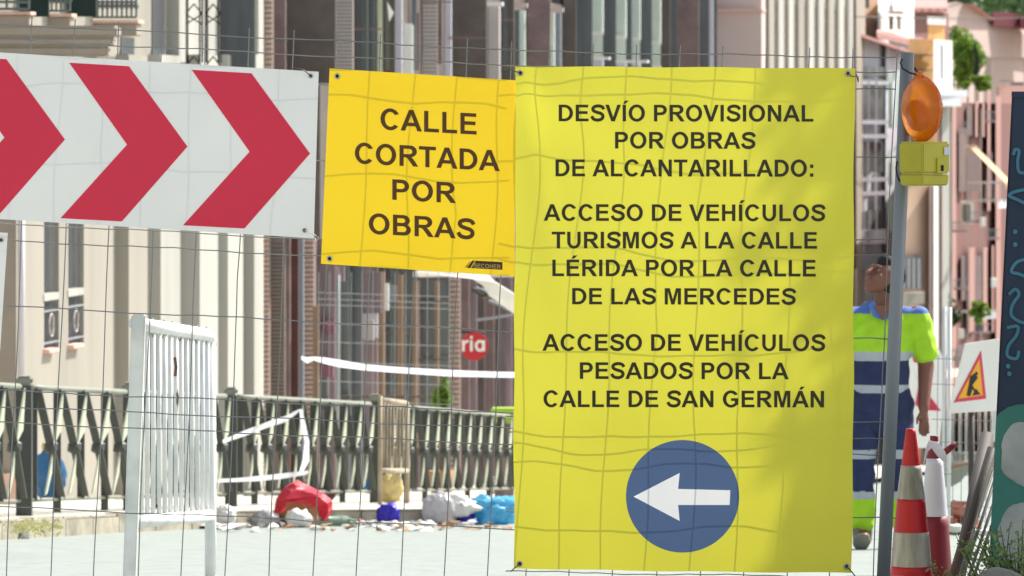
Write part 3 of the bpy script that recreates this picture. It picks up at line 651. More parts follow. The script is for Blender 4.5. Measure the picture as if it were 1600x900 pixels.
for i, (p, (x, y, w)) in enumerate(zip(pts, T3)): vs += [p-Vector((w/2, 0, 0)), p+Vector((w/2, .02*math.sin(i*2), 0))]
for i in range(len(pts)-1): fs.append((2*i, 2*i+1, 2*i+3, 2*i+2))
tag(new('barrier_tape', mesh(vs, fs, True), None, m_tape), 'twisted pale tape hanging straight down in front of the railing', 'tape', 'white barrier tapes')
T4 = [(340, 751, 0.031), (370, 750, 0.031), (400, 748, 0.043), (440, 744, 0.050), (470, 740, 0.043), (482, 738, 0.031)]
tag(ribbon('barrier_tape', [at(x, y, 40.3) for x, y, w in T4], [w for *_, w in T4], m_tape, twist=.15), 'lower white tape crossing the railing near its bottom rail', 'tape', 'white barrier tapes')

# ------------------------------------------------------------------ rubbish along the kerb
m_redp = mat('red_plastic', (214, 60, 78), .25, .15, 6, .5, transl=.3); m_blueb = mat('blue_bag_plastic', (72, 132, 178), .18, .15, 5, .3, transl=.35)
m_lblue = mat('light_blue_film', (112, 200, 236), .18, .12, 5, .3, transl=.4); m_wbag = mat('clear_grey_bag', (206, 204, 206), .18, .1, 5, .3, transl=.45)
m_purp = mat('violet_plastic', (62, 48, 190), .4, .15, 5, .2, transl=.2); m_yel = mat('yellow_bag', (222, 206, 148), .4, .15, 5, .2, transl=.3)
m_card = mat('cardboard', (170, 132, 96), .9, .15, 8, .2); m_glassb = mat('green_glass', (120, 150, 120), .12, .1, 4, 0, trans=.5); m_litw = mat('litter_white', (222, 220, 214), .7, .1, 8, .2)
m_limeb = mat('lime_bin_plastic', (172, 206, 66), .5, .05, 4, 0)
def kerbY(px):
    for (a, _), (b, _), A, B in zip(kp, kp[1:], K, K[1:]):
        if px <= b: return A.y+(B.y-A.y)*(px-a)/(b-a)
    return gpt(px, 860).y
def sack(name, label, cat, px, py, w, h, m, seed=0, Y=None, d=None, neck=False, dz=0, crumple=.22):
    """crumpled plastic bag resting with its base at pixel px,py; w,h in photo pixels"""
    if Y is None:
        Yk = kerbY(px); P = at(px, py, Yk-.12-(d or w*.7)/2*Yk/F) if py > 805 else at(px, py, Yk-.05)
    else: P = at(px, py, Y)
    s = P.y/F; rnd = random.Random(seed)
    bm = bmesh.new(); bmesh.ops.create_icosphere(bm, subdivisions=4, radius=1)
    ph = [(Vector((rnd.gauss(0, 1), rnd.gauss(0, 1), rnd.gauss(0, 1))).normalized()*rnd.uniform(1.5, 6), rnd.uniform(0, 6)) for _ in range(16)]
    ph2 = [(Vector((rnd.gauss(0, 1), rnd.gauss(0, 1), rnd.gauss(0, 1))).normalized()*rnd.uniform(9, 17), rnd.uniform(0, 6)) for _ in range(10)]
    for v in bm.verts:
        n = v.co.normalized(); f = 1+crumple*sum(abs(math.sin(n.dot(k)+o))-.6 for k, o in ph)/3.2+crumple*.6*sum(abs(math.sin(n.dot(k)+o))-.6 for k, o in ph2)/2
        z = n.z
        rr = f*(1 if not neck else (1-.55*max(0, z)**1.5))
        v.co = Vector((n.x*rr*w/2*s, n.y*rr*(d or w*.7)/2*s, max(-.98, z*f)*h/2*s+h/2*s))+P
    t = bmobj(name, bm, m, None, True); return tag(t, label, cat)
def bagpile(): pass
sack('blue_bag', 'blue plastic rubbish bag with a yellow tie hanging behind the nearest railing', 'rubbish bag', 76, 781, 54, 82, m_blueb, 3, Y=38.2, neck=True, crumple=.12)
k_ = sack('bag_tie', 'x', 'x', 70, 704, 9, 12, m_yel, 5, Y=38.0)
o = bpy.data.objects['bag_tie']; 
for k in ('label', 'category'): del o[k]
o.parent = bpy.data.objects['blue_bag']
# red plastic crate lying on its side
A = [(427, 802), (431, 780), (442, 764), (458, 755), (470, 763), (484, 769), (500, 776), (512, 786), (513, 800), (508, 813), (498, 806), (495, 795), (478, 790), (462, 786), (450, 783), (441, 790), (438, 803)]
Y = kerbY(470)-.5
rb = poly('red_crate', [at(x, y, Y) for x, y in A], m_redp, None, .0)
bm = bmesh.new(); bm.from_mesh(rb.data); bmesh.ops.subdivide_edges(bm, edges=bm.edges[:], cuts=3); 
for v in bm.verts: v.co.y += .05*math.sin(v.co.x*19)+.04*math.sin(v.co.z*33)
r_ = bmesh.ops.extrude_face_region(bm, geom=bm.faces[:]); [setattr(v, 'co', v.co+Vector((.03, .10, .02))) for v in r_['geom'] if isinstance(v, bmesh.types.BMVert)]
bmesh.ops.recalc_face_normals(bm, faces=bm.faces); bm.to_mesh(rb.data); bm.free()
tag(rb, 'torn red plastic bag arched over rubbish at the kerb', 'rubbish bag')
sack('clear_bag', 'dusty clear bag stuffed with brown waste under the red plastic', 'rubbish bag', 468, 822, 62, 46, m_card, 8, Y=kerbY(470)-.2)
sack('plastic_bottle', 'pale greenish crushed plastic jug lying left of the red bag base', 'bottle', 466, 824, 40, 26, m_litw, 9, Y=kerbY(470)-.7)
def bottle(label, x0, y0, x1, y1, r, m, cat='bottle'):
    a = gpt(x0, y0); b = gpt(x1, y1); a = a+Vector((0, 0, r)); b = b+Vector((0, 0, r)); ax = (b-a); L = ax.length; R = ax.normalized().to_track_quat('Z', 'Y').to_matrix()
    t = thing('bottle', label, cat, a-Vector((0, 0, r)))
    lathe('bottle_body', [(0, 0), (r*.9, 0), (r, .02), (r, L*.62), (r*.4, L*.8), (r*.34, L*.97), (0, L*.97)], a, m, t, 14, R)
    lathe('bottle_cap', [(0, L*.97), (r*.42, L*.97), (r*.42, L*1.05), (0, L*1.05)], a, m_redp, t, 12, R); return t
bottle('pale glass bottle lying by the kerb below the red bag', 370, 822, 394, 823, .045, m_litw); bottle('empty green bottle lying between the red bag and the violet scrap', 506, 822, 560, 821, .04, m_glassb)
sack('crumpled_carton', 'crumpled white carton on the kerb right of the white barrier', 'carton', 350, 822, 34, 30, m_litw, 11, crumple=.35)
sack('crumpled_bag', 'flattened grey bag beside the pale glass bottle', 'rubbish bag', 412, 822, 40, 22, m_wbag, 12, crumple=.35)
sack('violet_bag', 'small violet plastic scrap on the road edge', 'rubbish bag', 606, 822, 32, 34, m_purp, 14, crumple=.3)
sack('grey_bag', 'large clear grey bag of rubbish, leftmost of the pile at the banner', 'rubbish bag', 686, 822, 48, 52, m_wbag, 15, crumple=.18)
sack('white_bag', 'puffed white bag lying on top of the pile', 'rubbish bag', 708, 814, 66, 42, m_litw, 16, crumple=.25, Y=kerbY(708)-.1)
sack('blue_film', 'light blue plastic film spilling toward the large banner', 'rubbish bag', 766, 822, 72, 44, m_lblue, 17, crumple=.4)
sack('violet_bag', 'flat violet and white bag under the light blue film', 'rubbish bag', 722, 820, 36, 18, m_purp, 18, crumple=.3)
sack('red_cup', 'small red crushed cup in front of the clear grey bag', 'cup', 673, 820, 13, 10, m_redp, 19)
sack('cardboard_scrap', 'flat tan cardboard scrap in front of the light blue film', 'cardboard', 765, 819, 28, 9, m_card, 20)
sack('yellow_bag', 'pale yellow bag under the small tan barrier', 'rubbish bag', 612, 786, 34, 44, m_yel, 21, Y=44.8, crumple=.2)
sack('dark_red_bag', 'dark red bag pushed behind the railing', 'rubbish bag', 512, 783, 22, 30, m_rbrown, 22, Y=47, crumple=.3)
sack('blue_scrap', 'small bright blue scrap caught behind the railing bars', 'rubbish bag', 576, 771, 18, 22, m_blueb, 23, Y=48)
sack('blue_film_scrap', 'white and blue carton behind the last railing panel', 'carton', 770, 772, 24, 26, m_litw, 24, Y=58)
sack('kerb_litter', 'cream paper scrap stuck on the kerb face at the left', 'paper', 40, 845, 16, 22, m_litw, 27)
sack('stone', 'small stone in the road at the bottom left', 'stone', 80, 899, 16, 5, m_card, 28)
lf = sack('dry_leaf', 'single dry leaf lying on the bright road left of the large banner', 'leaf', 740, 885, 14, 5, m_card, 29)
# small bits of litter along the kerb
def flake(bm, p, r):
    p = Vector((p.x, p.y, p.z)); p.y = min(p.y, kerbY(800+p.x/p.y*F)-.03-random.random()*.5); p.z = zg(p.y)+r*.4
    V = [bm.verts.new(p+Vector((random.gauss(0, r), random.gauss(0, r), random.uniform(-.4, .9)*r))) for _ in range(7)]
    bmesh.ops.convex_hull(bm, input=V)
bm = bmesh.new()
for k in range(90):
    px = random.choice([random.uniform(330, 800), random.uniform(330, 430), random.uniform(540, 680)]); py = random.uniform(808, 826) if px > 0 else 0
    p = gpt(px, py, .03); flake(bm, p, random.uniform(.015, .05))
tag(bmobj('litter', bm, m_litw), 'scattered pale bits of litter along the kerb', 'litter', kind='stuff')
bm = bmesh.new()
for k in range(60):
    p = gpt(random.uniform(345, 800), random.uniform(812, 824), .03); flake(bm, p, random.uniform(.012, .035))
tag(bmobj('debris', bm, m_card), 'scattered brown bits of debris along the kerb', 'debris', kind='stuff')
m_weed0 = mat('dry_grass', (170, 168, 110), .8, .3, 14, 0, transl=.3)
pt = [gpt(x, y, KH)+Vector((random.uniform(-.1, .1), 0, random.uniform(0, .06))) for x, y in [(random.uniform(30, 75), random.uniform(826, 836)) for _ in range(420)]]
tag(new('kerb_grass', leafmesh(pt, .018, .25), None, m_weed0), 'dry yellow green grass tuft on the kerb at the left', 'grass', kind='stuff')
# shop things seen through the fence
pl = at(690, 640, 58); pp = thing('potted_plant', 'bright green bushy plant in front of the shop window below the round red sign', 'plant', (pl.x, pl.y, zg(58)+KH))
new('foliage', leafmesh(clump_pts(tuple(at(692, 618, 58)), (.12, .1, .28), 900, 14), .035, .6), pp, m_leafl); lathe('pot', [(0, 0), (.12, 0), (.16, .3), (.14, .3), (0, .26)], (pl.x, pl.y, zg(58)+KH), m_card, pp, 16)
tube('stem', [(pl.x, pl.y, zg(58)+KH+.25), tuple(at(690, 640, 58))], .02, m_bark, pp, 5)
bn = at(788, 680, 56); bb = thing('bin', 'lime green plastic bin left edge of the large banner', 'bin', (bn.x, bn.y, zg(56)+KH))
w = .13
bm = bmesh.new(); addlathe(bm, [(.0, 0), (.11, 0), (.15, at(0, 665, 56).z-(zg(56)+KH)), (.0, at(0, 664, 56).z-(zg(56)+KH))], (bn.x, bn.y, zg(56)+KH), 4); bmobj('bin_body', bm, m_mauve, bb)
p = at(789, 650, 56); cbox('bin_lid', p.x-.16, p.x+.16, p.y-.14, p.y+.14, at(0, 660, 56).z, at(0, 637, 56).z, m_limeb, bb, .02)
# white awning
m_awnw = mat('white_awning', (240, 240, 234), .7, .04, 4, 0, transl=.3)
aw = thing('shop_awning', 'white sloping shop awning behind the fence, lower right of the yellow square sign', 'awning', tuple(at(770, 470, 60)))
poly('canopy', [at(650, 424, 61), at(700, 425, 60), at(762, 430, 59), at(772, 440, 58), at(830, 476, 57), at(830, 506, 57), at(800, 488, 57.5), at(764, 462, 58), at(754, 446, 59), at(736, 434, 60), at(700, 431, 60), at(656, 433, 61)], m_awnw, aw, .25)
for a, b in [((745, 450), (800, 470)), ((765, 470), (800, 486)), ((745, 500), (800, 492))]: tube('awning_arm', [at(*a, 60), at(*b, 58)], .018, m_bgrey, aw, 6)
tube('awning_arm', [at(740, 452, 60), at(756, 462, 59.5), at(770, 458, 59)], .03, m_iron, aw, 6)
# ------------------------------------------------------------------ lettering
def arc(cx, cy, rx, ry, a0, a1, n=10):
    return [(cx+rx*math.cos(math.radians(a0+(a1-a0)*i/n)), cy+ry*math.sin(math.radians(a0+(a1-a0)*i/n))) for i in range(n+1)]
def crom(P, n=7):
    out = []; Q = [P[0]]+P+[P[-1]]
    for i in range(1, len(Q)-2):
        for k in range(n):
            t = k/n; f = lambda j: .5*(2*Q[i][j]+(Q[i+1][j]-Q[i-1][j])*t+(2*Q[i-1][j]-5*Q[i][j]+4*Q[i+1][j]-Q[i+2][j])*t*t+(3*Q[i][j]-Q[i-1][j]-3*Q[i+1][j]+Q[i+2][j])*t**3)
            out.append((f(0), f(1)))
    return out+[P[-1]]
def stroke(P, w):
    L = []; R = []
    for i, p in enumerate(P):
        a = P[max(0, i-1)]; b = P[min(len(P)-1, i+1)]; dx, dy = b[0]-a[0], b[1]-a[1]; l = math.hypot(dx, dy) or 1; nx, ny = -dy/l*w/2, dx/l*w/2
        L.append((p[0]+nx, p[1]+ny)); R.append((p[0]-nx, p[1]-ny))
    return L+R[::-1]
O_ = [[arc(.543, .5, .487, .52, 0, 342, 30), arc(.543, .5, .28, .345, 0, 342, 30)]]
Ig = [(.1, 0), (.3, 0), (.3, 1), (.1, 1)]
S_ = stroke(crom([(.845, .72), (.76, .86), (.60, .918), (.42, .918), (.25, .85), (.195, .73), (.26, .62), (.45, .54), (.66, .475), (.77, .385), (.79, .275), (.73, .16), (.57, .085), (.38, .085), (.21, .16), (.125, .315)]), .192)
G = {
 'A': (1.009, [[[(0, 0), (.214, 0), (.3, .227), (.7, .227), (.79, 0), (1.01, 0), (.612, 1), (.397, 1)], [(.364, .395), (.638, .395), (.5, .768)]]]),
 'B': (1.009, [[[(.1, 0), (.6, 0)]+arc(.62, .28, .32, .28, -80, 60, 8)+arc(.60, .74, .29, .26, -50, 90, 8)+[(.1, 1)], [(.3, .835)]+arc(.55, .725, .125, .11, 90, -90, 8)+[(.3, .615)], [(.3, .447)]+arc(.58, .307, .15, .14, 90, -90, 8)+[(.3, .167)]]]),
 'C': (1.009, [[arc(.53, .5, .465, .52, 30, 322, 28)+arc(.53, .5, .258, .35, 318, 38, 28)]]),
 'D': (1.009, [[[(.1, 0)]+arc(.46, .5, .49, .5, -90, 90, 20)+[(.1, 1)], [(.3, .832)]+arc(.44, .5, .305, .332, 90, -90, 18)+[(.3, .168)]]]),
 'E': (.932, [[[(.1, 0), (.865, 0), (.865, .168), (.3, .168), (.3, .44), (.81, .44), (.81, .61), (.3, .61), (.3, .832), (.845, .832), (.845, 1), (.1, 1)]]]),
 'G': (1.087, [[arc(.555, .5, .487, .52, 32, 318, 28)+[(.985, .135), (.985, .55), (.56, .55), (.56, .385), (.78, .385), (.78, .24)]+arc(.555, .5, .28, .35, 308, 40, 28)]]),
 'H': (1.009, [[[(.1, 0), (.3, 0), (.3, .43), (.7, .43), (.7, 0), (.9, 0), (.9, 1), (.7, 1), (.7, .6), (.3, .6), (.3, 1), (.1, 1)]]]),
 'I': (.4, [[Ig]]), 'L': (.853, [[[(.1, 0), (.8, 0), (.8, .168), (.3, .168), (.3, .995), (.1, .995)]]]),
 'M': (1.164, [[[(.1, 0), (.29, 0), (.29, .787), (.488, 0), (.677, 0), (.875, .787), (.875, 0), (1.065, 0), (1.065, 1), (.765, 1), (.585, .318), (.4, 1), (.1, 1)]]]),
 'N': (1.009, [[[(.1, 0), (.29, 0), (.29, .652), (.69, 0), (.9, 0), (.9, 1), (.71, 1), (.71, .332), (.3, 1), (.1, 1)]]]),
 'O': (1.087, O_),
 'P': (.932, [[[(.1, 0), (.3, 0), (.3, .377)]+arc(.55, .69, .32, .31, -88, 90, 14)+[(.1, 1)], [(.3, .832)]+arc(.51, .688, .155, .143, 90, -90, 10)+[(.3, .545)]]]),
 'R': (1.009, [[[(.1, 0), (.3, 0), (.3, .417), (.38, .417), (.45, .4), (.51, .335), (.75, 0), (.995, 0), (.85, .23), (.75, .365), (.67, .43)]+arc(.615, .72, .315, .28, -55, 90, 12)+[(.1, 1)], [(.3, .832)]+arc(.56, .705, .155, .127, 90, -90, 10)+[(.3, .578)]]]),
 'S': (.932, [[S_]]), 'T': (.853, [[[(.325, 0), (.525, 0), (.525, .832), (.83, .832), (.83, 1), (.02, 1), (.02, .832), (.325, .832)]]]),
 'U': (1.009, [[[(.1, 1)]+arc(.505, .40, .405, .418, 180, 360, 16)+[(.91, 1), (.71, 1)]+arc(.505, .40, .205, .25, 360, 180, 14)+[(.3, 1)]]]),
 'V': (.932, [[[(.355, 0), (.57, 0), (.93, 1), (.715, 1), (.467, .26), (.22, 1), (0, 1)]]]),
 ':': (.465, [[[(.13, 0), (.33, 0), (.33, .2), (.13, .2)]], [[(.13, .52), (.33, .52), (.33, .72), (.13, .72)]]]),
 ' ': (.38, []),
 'r': (.545, [[[(.09, 0), (.28, 0), (.28, .33), (.31, .48), (.38, .55), (.47, .56), (.52, .545), (.57, .71), (.5, .74), (.42, .74), (.34, .7), (.28, .63), (.28, .725), (.09, .725)]]]),
 'i': (.39, [[[(.1, 0), (.29, 0), (.29, .725), (.1, .725)]], [[(.1, .82), (.29, .82), (.29, 1), (.1, 1)]]]),
 'a': (.80, [[arc(.38, .36, .34, .38, 58, 302, 20)+[(.56, 0), (.75, 0), (.75, .725), (.56, .725)], arc(.39, .36, .155, .22, 0, 342, 20)]]),
}
for ac, base, cx in (('Í', 'I', .2), ('É', 'E', .48), ('Á', 'A', .5)):
    G[ac] = (G[base][0], G[base][1]+[[[(cx-.07, 1.06), (cx+.07, 1.06), (cx+.27, 1.25), (cx+.03, 1.25)]]])
def textmesh(txt, mp):
    """mp(u,v): text space (u right 0..1 along line, v up in cap heights) -> world"""
    adv = sum(G[c][0] for c in txt); l0 = .1 if txt[0] not in 'AVCTO' else .02; tot = adv-l0-.09
    vs = []; fs = []; u = -l0
    for ch in txt:
        w, shapes = G[ch]
        for sh in shapes:
            pl_ = [[Vector((x, y, 0)) for x, y in lp] for lp in sh]
            tr = tessellate_polygon(pl_); k = len(vs); flat = [q for lp in pl_ for q in lp]
            vs += [((u+q.x)/tot, q.y) for q in flat]; fs += [(k+a, k+b, k+c) for a, b, c in tr]
        u += w
    return vs, fs, tot
def lettering(name, txt, q, surf, m, parent, off=-.0015):
    """q = (x0,x1, yTopL,yBaseL, yTopR,yBaseR) in the photograph; surf(px,py)-> point on the sheet"""
    vs, fs, tot = textmesh(txt, None); x0, x1, tl, bl, tr, br = q
    bm = bmesh.new(); V = [bm.verts.new((x0+(x1-x0)*u+ (1-v)*0, (bl+(br-bl)*u)-(bl-tl+((br-tr)-(bl-tl))*u)*v, 0)) for u, v in vs]
    for f in fs:
        try: bm.faces.new([V[i] for i in f])
        except ValueError: pass
    for gx in range(int(x0)//18*18, int(x1)+18, 18): bmesh.ops.bisect_plane(bm, geom=bm.verts[:]+bm.edges[:]+bm.faces[:], plane_co=(gx, 0, 0), plane_no=(1, 0, 0))
    for v in bm.verts: p = surf(v.co.x, v.co.y); v.co = p+Vector((0, off, 0))
    return bmobj(name, bm, m, parent, recalc=False)

# round red shop sign
sg = thing('round_shop_sign', 'round red hanging shop sign ending in the white letters ria', 'sign', tuple(at(741, 541, 57)))
Yc = 57; bm = bmesh.new(); R90 = Matrix.Rotation(math.radians(90), 3, 'X')
m_sred = mat('shop_sign_red', (196, 34, 48), .5, .05, 5, 0); addlathe(bm, [(0, -.03), (.165, -.03), (.165, .03), (0, .03)], at(741, 541, Yc), 40, R90); bmobj('disc', bm, m_sred, sg)
surf_s = lambda x, y: at(x, y, Yc-.034)
lettering('lettering', 'ria', (722, 757, 525, 549, 525, 549), surf_s, m_white, sg, -.001)
tube('bracket', [at(720, 519, Yc), at(760, 519, Yc)], .012, m_iron, sg, 6)

# ------------------------------------------------------------------ mesh fence
FY = 16.9
m_wire = mat('galvanised_wire', (128, 130, 130), .45, .12, 30, 0, metal=.5); m_pole = mat('galvanised_pole', (134, 138, 140), .5, .12, 5, .06, metal=.35, streak=True)
TL = .0446
def fence(label, xs, hs, slope, x0, x1, ytop, seed, posts):
    rnd = random.Random(seed); t = thing('mesh_fence', label, 'fence', tuple(at((x0+x1)/2, 955, FY)), 'temporary mesh fence panels')
    for x in xs:
        kink = {rnd.choice(range(3, 14)): rnd.uniform(-5, 5)} if rnd.random() < .5 else {}
        pts = []; ph = rnd.uniform(0, 6)
        yt = ytop(x+TL*850)
        for i in range(22):
            y = yt+(958-yt)*i/21; pts.append(at(x+TL*(900-y)+1.1*math.sin(y*.013+ph)+kink.get(i, 0), y, FY+.003+.006*math.sin(y*.02+ph)))
        tube('vertical_wire', pts, .0021, m_wire, t, 5)
    for y0 in hs:
        ph = rnd.uniform(0, 6); pts = []
        n = 30
        for i in range(n+1):
            x = x0+(x1-x0)*i/n; sg_ = slope(x, y0)+1.2*math.sin(x*.021+ph)+.7*math.sin(x*.093+ph*2)
            pts.append(at(x-TL*0, y0+sg_, FY-.003+.005*math.sin(x*.03+ph)))
        tube('horizontal_wire', pts, .0021, m_wire, t, 5)
    return t
fl = fence('left temporary mesh fence carrying the chevron panel and yellow square sign', [10+68.4*i for i in range(-4, 12)], [38, 62, 108, 226, 349, 375, 478, 610, 635, 660, 792, 915], lambda x, y: .05*x if y < 480 else .043*x, -260, 806, lambda x: 24+.05*x, 3, None)
fr = fence('right temporary mesh fence carrying the large banner, ending at the grey pole', [822+67.8*i for i in range(0, 9)], [80, 104, 128, 236, 366, 390, 520, 651, 675, 700, 800, 893], lambda x, y: .017*(x-800), 790, 1400, lambda x: 66+.018*(x-800), 5, None)
# the end pole, dark foot block
pp_ = [at(1418, 82, FY-.01), at(1380.5, 900, FY-.01), at(1377.5, 966, FY-.01)]
pole = thing('fence_pole', 'grey galvanised pole at the right end of the mesh fence, leaning slightly left', 'pole', tuple(pp_[2]))
bm = bmesh.new(); ax = (pp_[0]-pp_[2]).normalized().to_track_quat('Z', 'Y').to_matrix(); L = (pp_[0]-pp_[2]).length; R_ = .0235
addlathe(bm, [(0, 0), (R_, 0), (R_, L), (R_*.86, L), (R_*.86, L-.1), (0, L-.1)], pp_[2], 28, ax); bmobj('tube', bm, m_pole, pole, True)
m_foot = mat('concrete_foot', (130, 126, 118), .95, .15, 6, .4)
for px in (1378, 800, -230):
    q = at(px, 955, FY); b_ = cbox('concrete_block', q.x-.12, q.x+.12, q.y-.35, q.y+.35, zg(FY)-.02, zg(FY)+.12, m_foot, None, .02)
    tag(b_, {1378: 'concrete foot block under the grey end pole', 800: 'concrete foot block under the joint of the two mesh fences', -230: 'concrete foot block under the far left fence end'}[px], 'foot block', 'concrete fence feet')

# ------------------------------------------------------------------ signs on the fence
m_vyel = mat('yellow_vinyl', (255, 212, 30), .5, .04, 1.2, .04, stain=.05, transl=.24, bscale=8); m_vlem = mat("lemon_vinyl", (236, 226, 68), .5, .05, 1.0, .05, stain=.05, transl=.25, bscale=6)
m_vwh = mat('white_vinyl', (242, 239, 232), .5, .04, 2, .03, stain=.08, transl=.09); m_vred = mat('red_print', (238, 50, 78), .5, .04, 2, .03, transl=.11)
m_ink = mat('dark_ink', (58, 52, 32), .6, .1, 4, 0, transl=.15); m_inkb = mat('brown_ink', (100, 66, 30), .6, .1, 4, 0, transl=.2); m_blue = mat('blue_print', (84, 106, 142), .5, .05, 3, 0, transl=.25)
m_arrow = mat('white_print', (244, 242, 240), .5, .02, 3, 0, transl=.3); m_eye = mat('brass_eyelet', (190, 188, 176), .3, .1, 20, 0, metal=.9); m_hole = mat('eyelet_hole', (24, 24, 24), .9, 0, 5, 0)
def bil(c, u, v):
    (a, b, d, e) = c      # TL TR BR BL
    return ((a[0]*(1-u)+b[0]*u)*(1-v)+(e[0]*(1-u)+d[0]*u)*v, (a[1]*(1-u)+b[1]*u)*(1-v)+(e[1]*(1-u)+d[1]*u)*v)
def sheetobj(name, c, wave, m, parent, nx, ny, edge=None, cut=None):
    vs = []; fs = []
    for j in range(ny+1):
        for i in range(nx+1):
            u, v = i/nx, j/ny; x, y = bil(c, u, v)
            if edge: dx, dy = edge(u, v); x += dx; y += dy
            vs.append(at(x, y, wave(x, y)))
    for j in range(ny):
        for i in range(nx): a = j*(nx+1)+i; fs.append((a, a+nx+1, a+nx+2, a+1))
    o = new(name, mesh(vs, fs, True), parent, m); return o
def eyelet(par, x, y, surf, r=.011):
    p = surf(x, y); Rm = Matrix.Rotation(math.radians(90), 3, 'X'); bm = bmesh.new()
    addlathe(bm, [(r*.5, .002), (r*.55, .005), (r*.9, .005), (r, .0), (r*.5, .0)], p+Vector((0, -.001, 0)), 16, Rm); e_ = bmobj('eyelet', bm, m_eye, par, True)
    bm = bmesh.new(); addlathe(bm, [(0, .0022), (r*.52, .0022)], p+Vector((0, -.001, 0)), 12, Rm); bmobj('hole', bm, m_hole, e_)
def patch(name, pts, surf, m, parent, off, grid=14, holes=()):
    bm = bmesh.new(); tr = tessellate_polygon([[Vector((x, y, 0)) for x, y in lp] for lp in (pts, *holes)]); V = [bm.verts.new((x, y, 0)) for lp in (pts, *holes) for x, y in lp]
    for f in tr:
        try: bm.faces.new([V[i] for i in f])
        except ValueError: pass
    xs = [p[0] for p in pts]; ys_ = [p[1] for p in pts]
    for gx in range(int(min(xs))//grid*grid, int(max(xs))+grid, grid): bmesh.ops.bisect_plane(bm, geom=bm.verts[:]+bm.edges[:]+bm.faces[:], plane_co=(gx, 0, 0), plane_no=(1, 0, 0))
    for gy in range(int(min(ys_))//grid*grid, int(max(ys_))+grid, grid): bmesh.ops.bisect_plane(bm, geom=bm.verts[:]+bm.edges[:]+bm.faces[:], plane_co=(0, gy, 0), plane_no=(0, 1, 0))
    for v in bm.verts: v.co = surf(v.co.x, v.co.y)+Vector((0, off, 0))
    return bmobj(name, bm, m, parent, smooth=True, recalc=False)
# large banner
BY = FY-.035
def wB(x, y):
    u = (x-803)/530; v = (y-105)/785
    d = .010*math.sin(u*5+1.3*v*3)+.006*math.sin(v*8+u*3)+.004*math.sin(u*13-v*6)
    d += -.022*math.exp(-((v-u*.35-.02)**2)/.004)*max(0, 1-u*1.7)*max(0, 1-v*2.2)          # crease out of the top left eyelet
    d += .020*math.exp(-((v-(1-u)*.5-.03)**2)/.005)*max(0, 1-(1-u)*3)                    # creases out of the top right eyelet
    d += .014*math.exp(-((v-(1-u)*.9-.10)**2)/.006)*max(0, 1-(1-u)*3)
    d += .012*math.exp(-((u-.02-(v-.0)*.25)**2)/.0015)*max(0, 1-v*1.6)
    d += .008*math.sin((1-u)*40+v*9)*max(0, u-.85)*3*(.4+.6*math.sin(v*11)**2)
    return BY+d
sB = lambda x, y: at(x, y, wB(x, y))
ban = thing('detour_banner', 'large lemon yellow vinyl banner with Spanish detour text and a blue arrow disc', 'banner', tuple(at(1068, 893, BY)))
cB = ((805, 104), (1336, 107), (1331, 895), (803, 888))
disc_pts = arc(1066.5, 775.5, 88.5, 88, 0, 356, 89); arrow_pts = [(990, 776), (1062, 739), (1059.5, 764), (1141, 766), (1140, 789), (1059.5, 789), (1062, 814)]
def be(u, v): x, y = bil(cB, u, v); return (x+2.0*math.sin(v*7)*(u-.5)*-.8+.8*math.sin(v*23), y+2.2*math.sin(u*3.14)*(1 if v > .5 else .6)*(v-.4)+.6*math.sin(u*19))
rim = [be(i/50, 0) for i in range(50)]+[be(1, i/70) for i in range(70)]+[be(1-i/50, 1) for i in range(50)]+[be(0, 1-i/70) for i in range(70)]
patch('sheet', rim, sB, m_vlem, ban, 0, 10, holes=(disc_pts,))
for txt, x0, x1, yt, yb in [('DESVÍO PROVISIONAL', 873, 1270, 163.5, 189.5), ('POR OBRAS', 961, 1179, 206, 232), ('DE ALCANTARILLADO:', 868, 1272, 249, 275.5), ('ACCESO DE VEHÍCULOS', 850, 1288, 319, 345), ('TURISMOS A LA CALLE', 862, 1276, 362, 388), ('LÉRIDA POR LA CALLE', 863, 1274, 405.5, 431.5), ('DE LAS MERCEDES', 894, 1242, 450, 475.5), ('ACCESO DE VEHÍCULOS', 848, 1288, 522, 548), ('PESADOS POR LA', 906, 1230, 566, 592), ('CALLE DE SAN GERMÁN', 848, 1288, 610, 636)]:
    lettering('lettering', txt, (x0, x1, yt, yb, yt+.6, yb+.6), sB, m_ink, ban)
dk = patch('arrow_disc', disc_pts, sB, m_blue, ban, 0, 10, holes=(arrow_pts,))
patch('arrow', arrow_pts, sB, m_arrow, dk, 0, 10)
for x, y in [(813, 114), (1325, 115), (812, 881), (1323, 885)]: eyelet(ban, x, y, sB)
m_strap = mat('black_strap', (28, 28, 30), .6, .2, 20, .1)
for pts in [[(1325, 115), (1330, 119), (1341, 120), (1341, 128), (1338, 116)], [(1323, 885), (1328, 890), (1336, 900), (1340, 910)], [(812, 881), (806, 886), (798, 893)], [(813, 114), (804, 111), (797, 108)]]:
    tube('tie', [at(x, y, BY-.012+.004*i) for i, (x, y) in enumerate(pts)], .0022, m_tie, ban, 6)
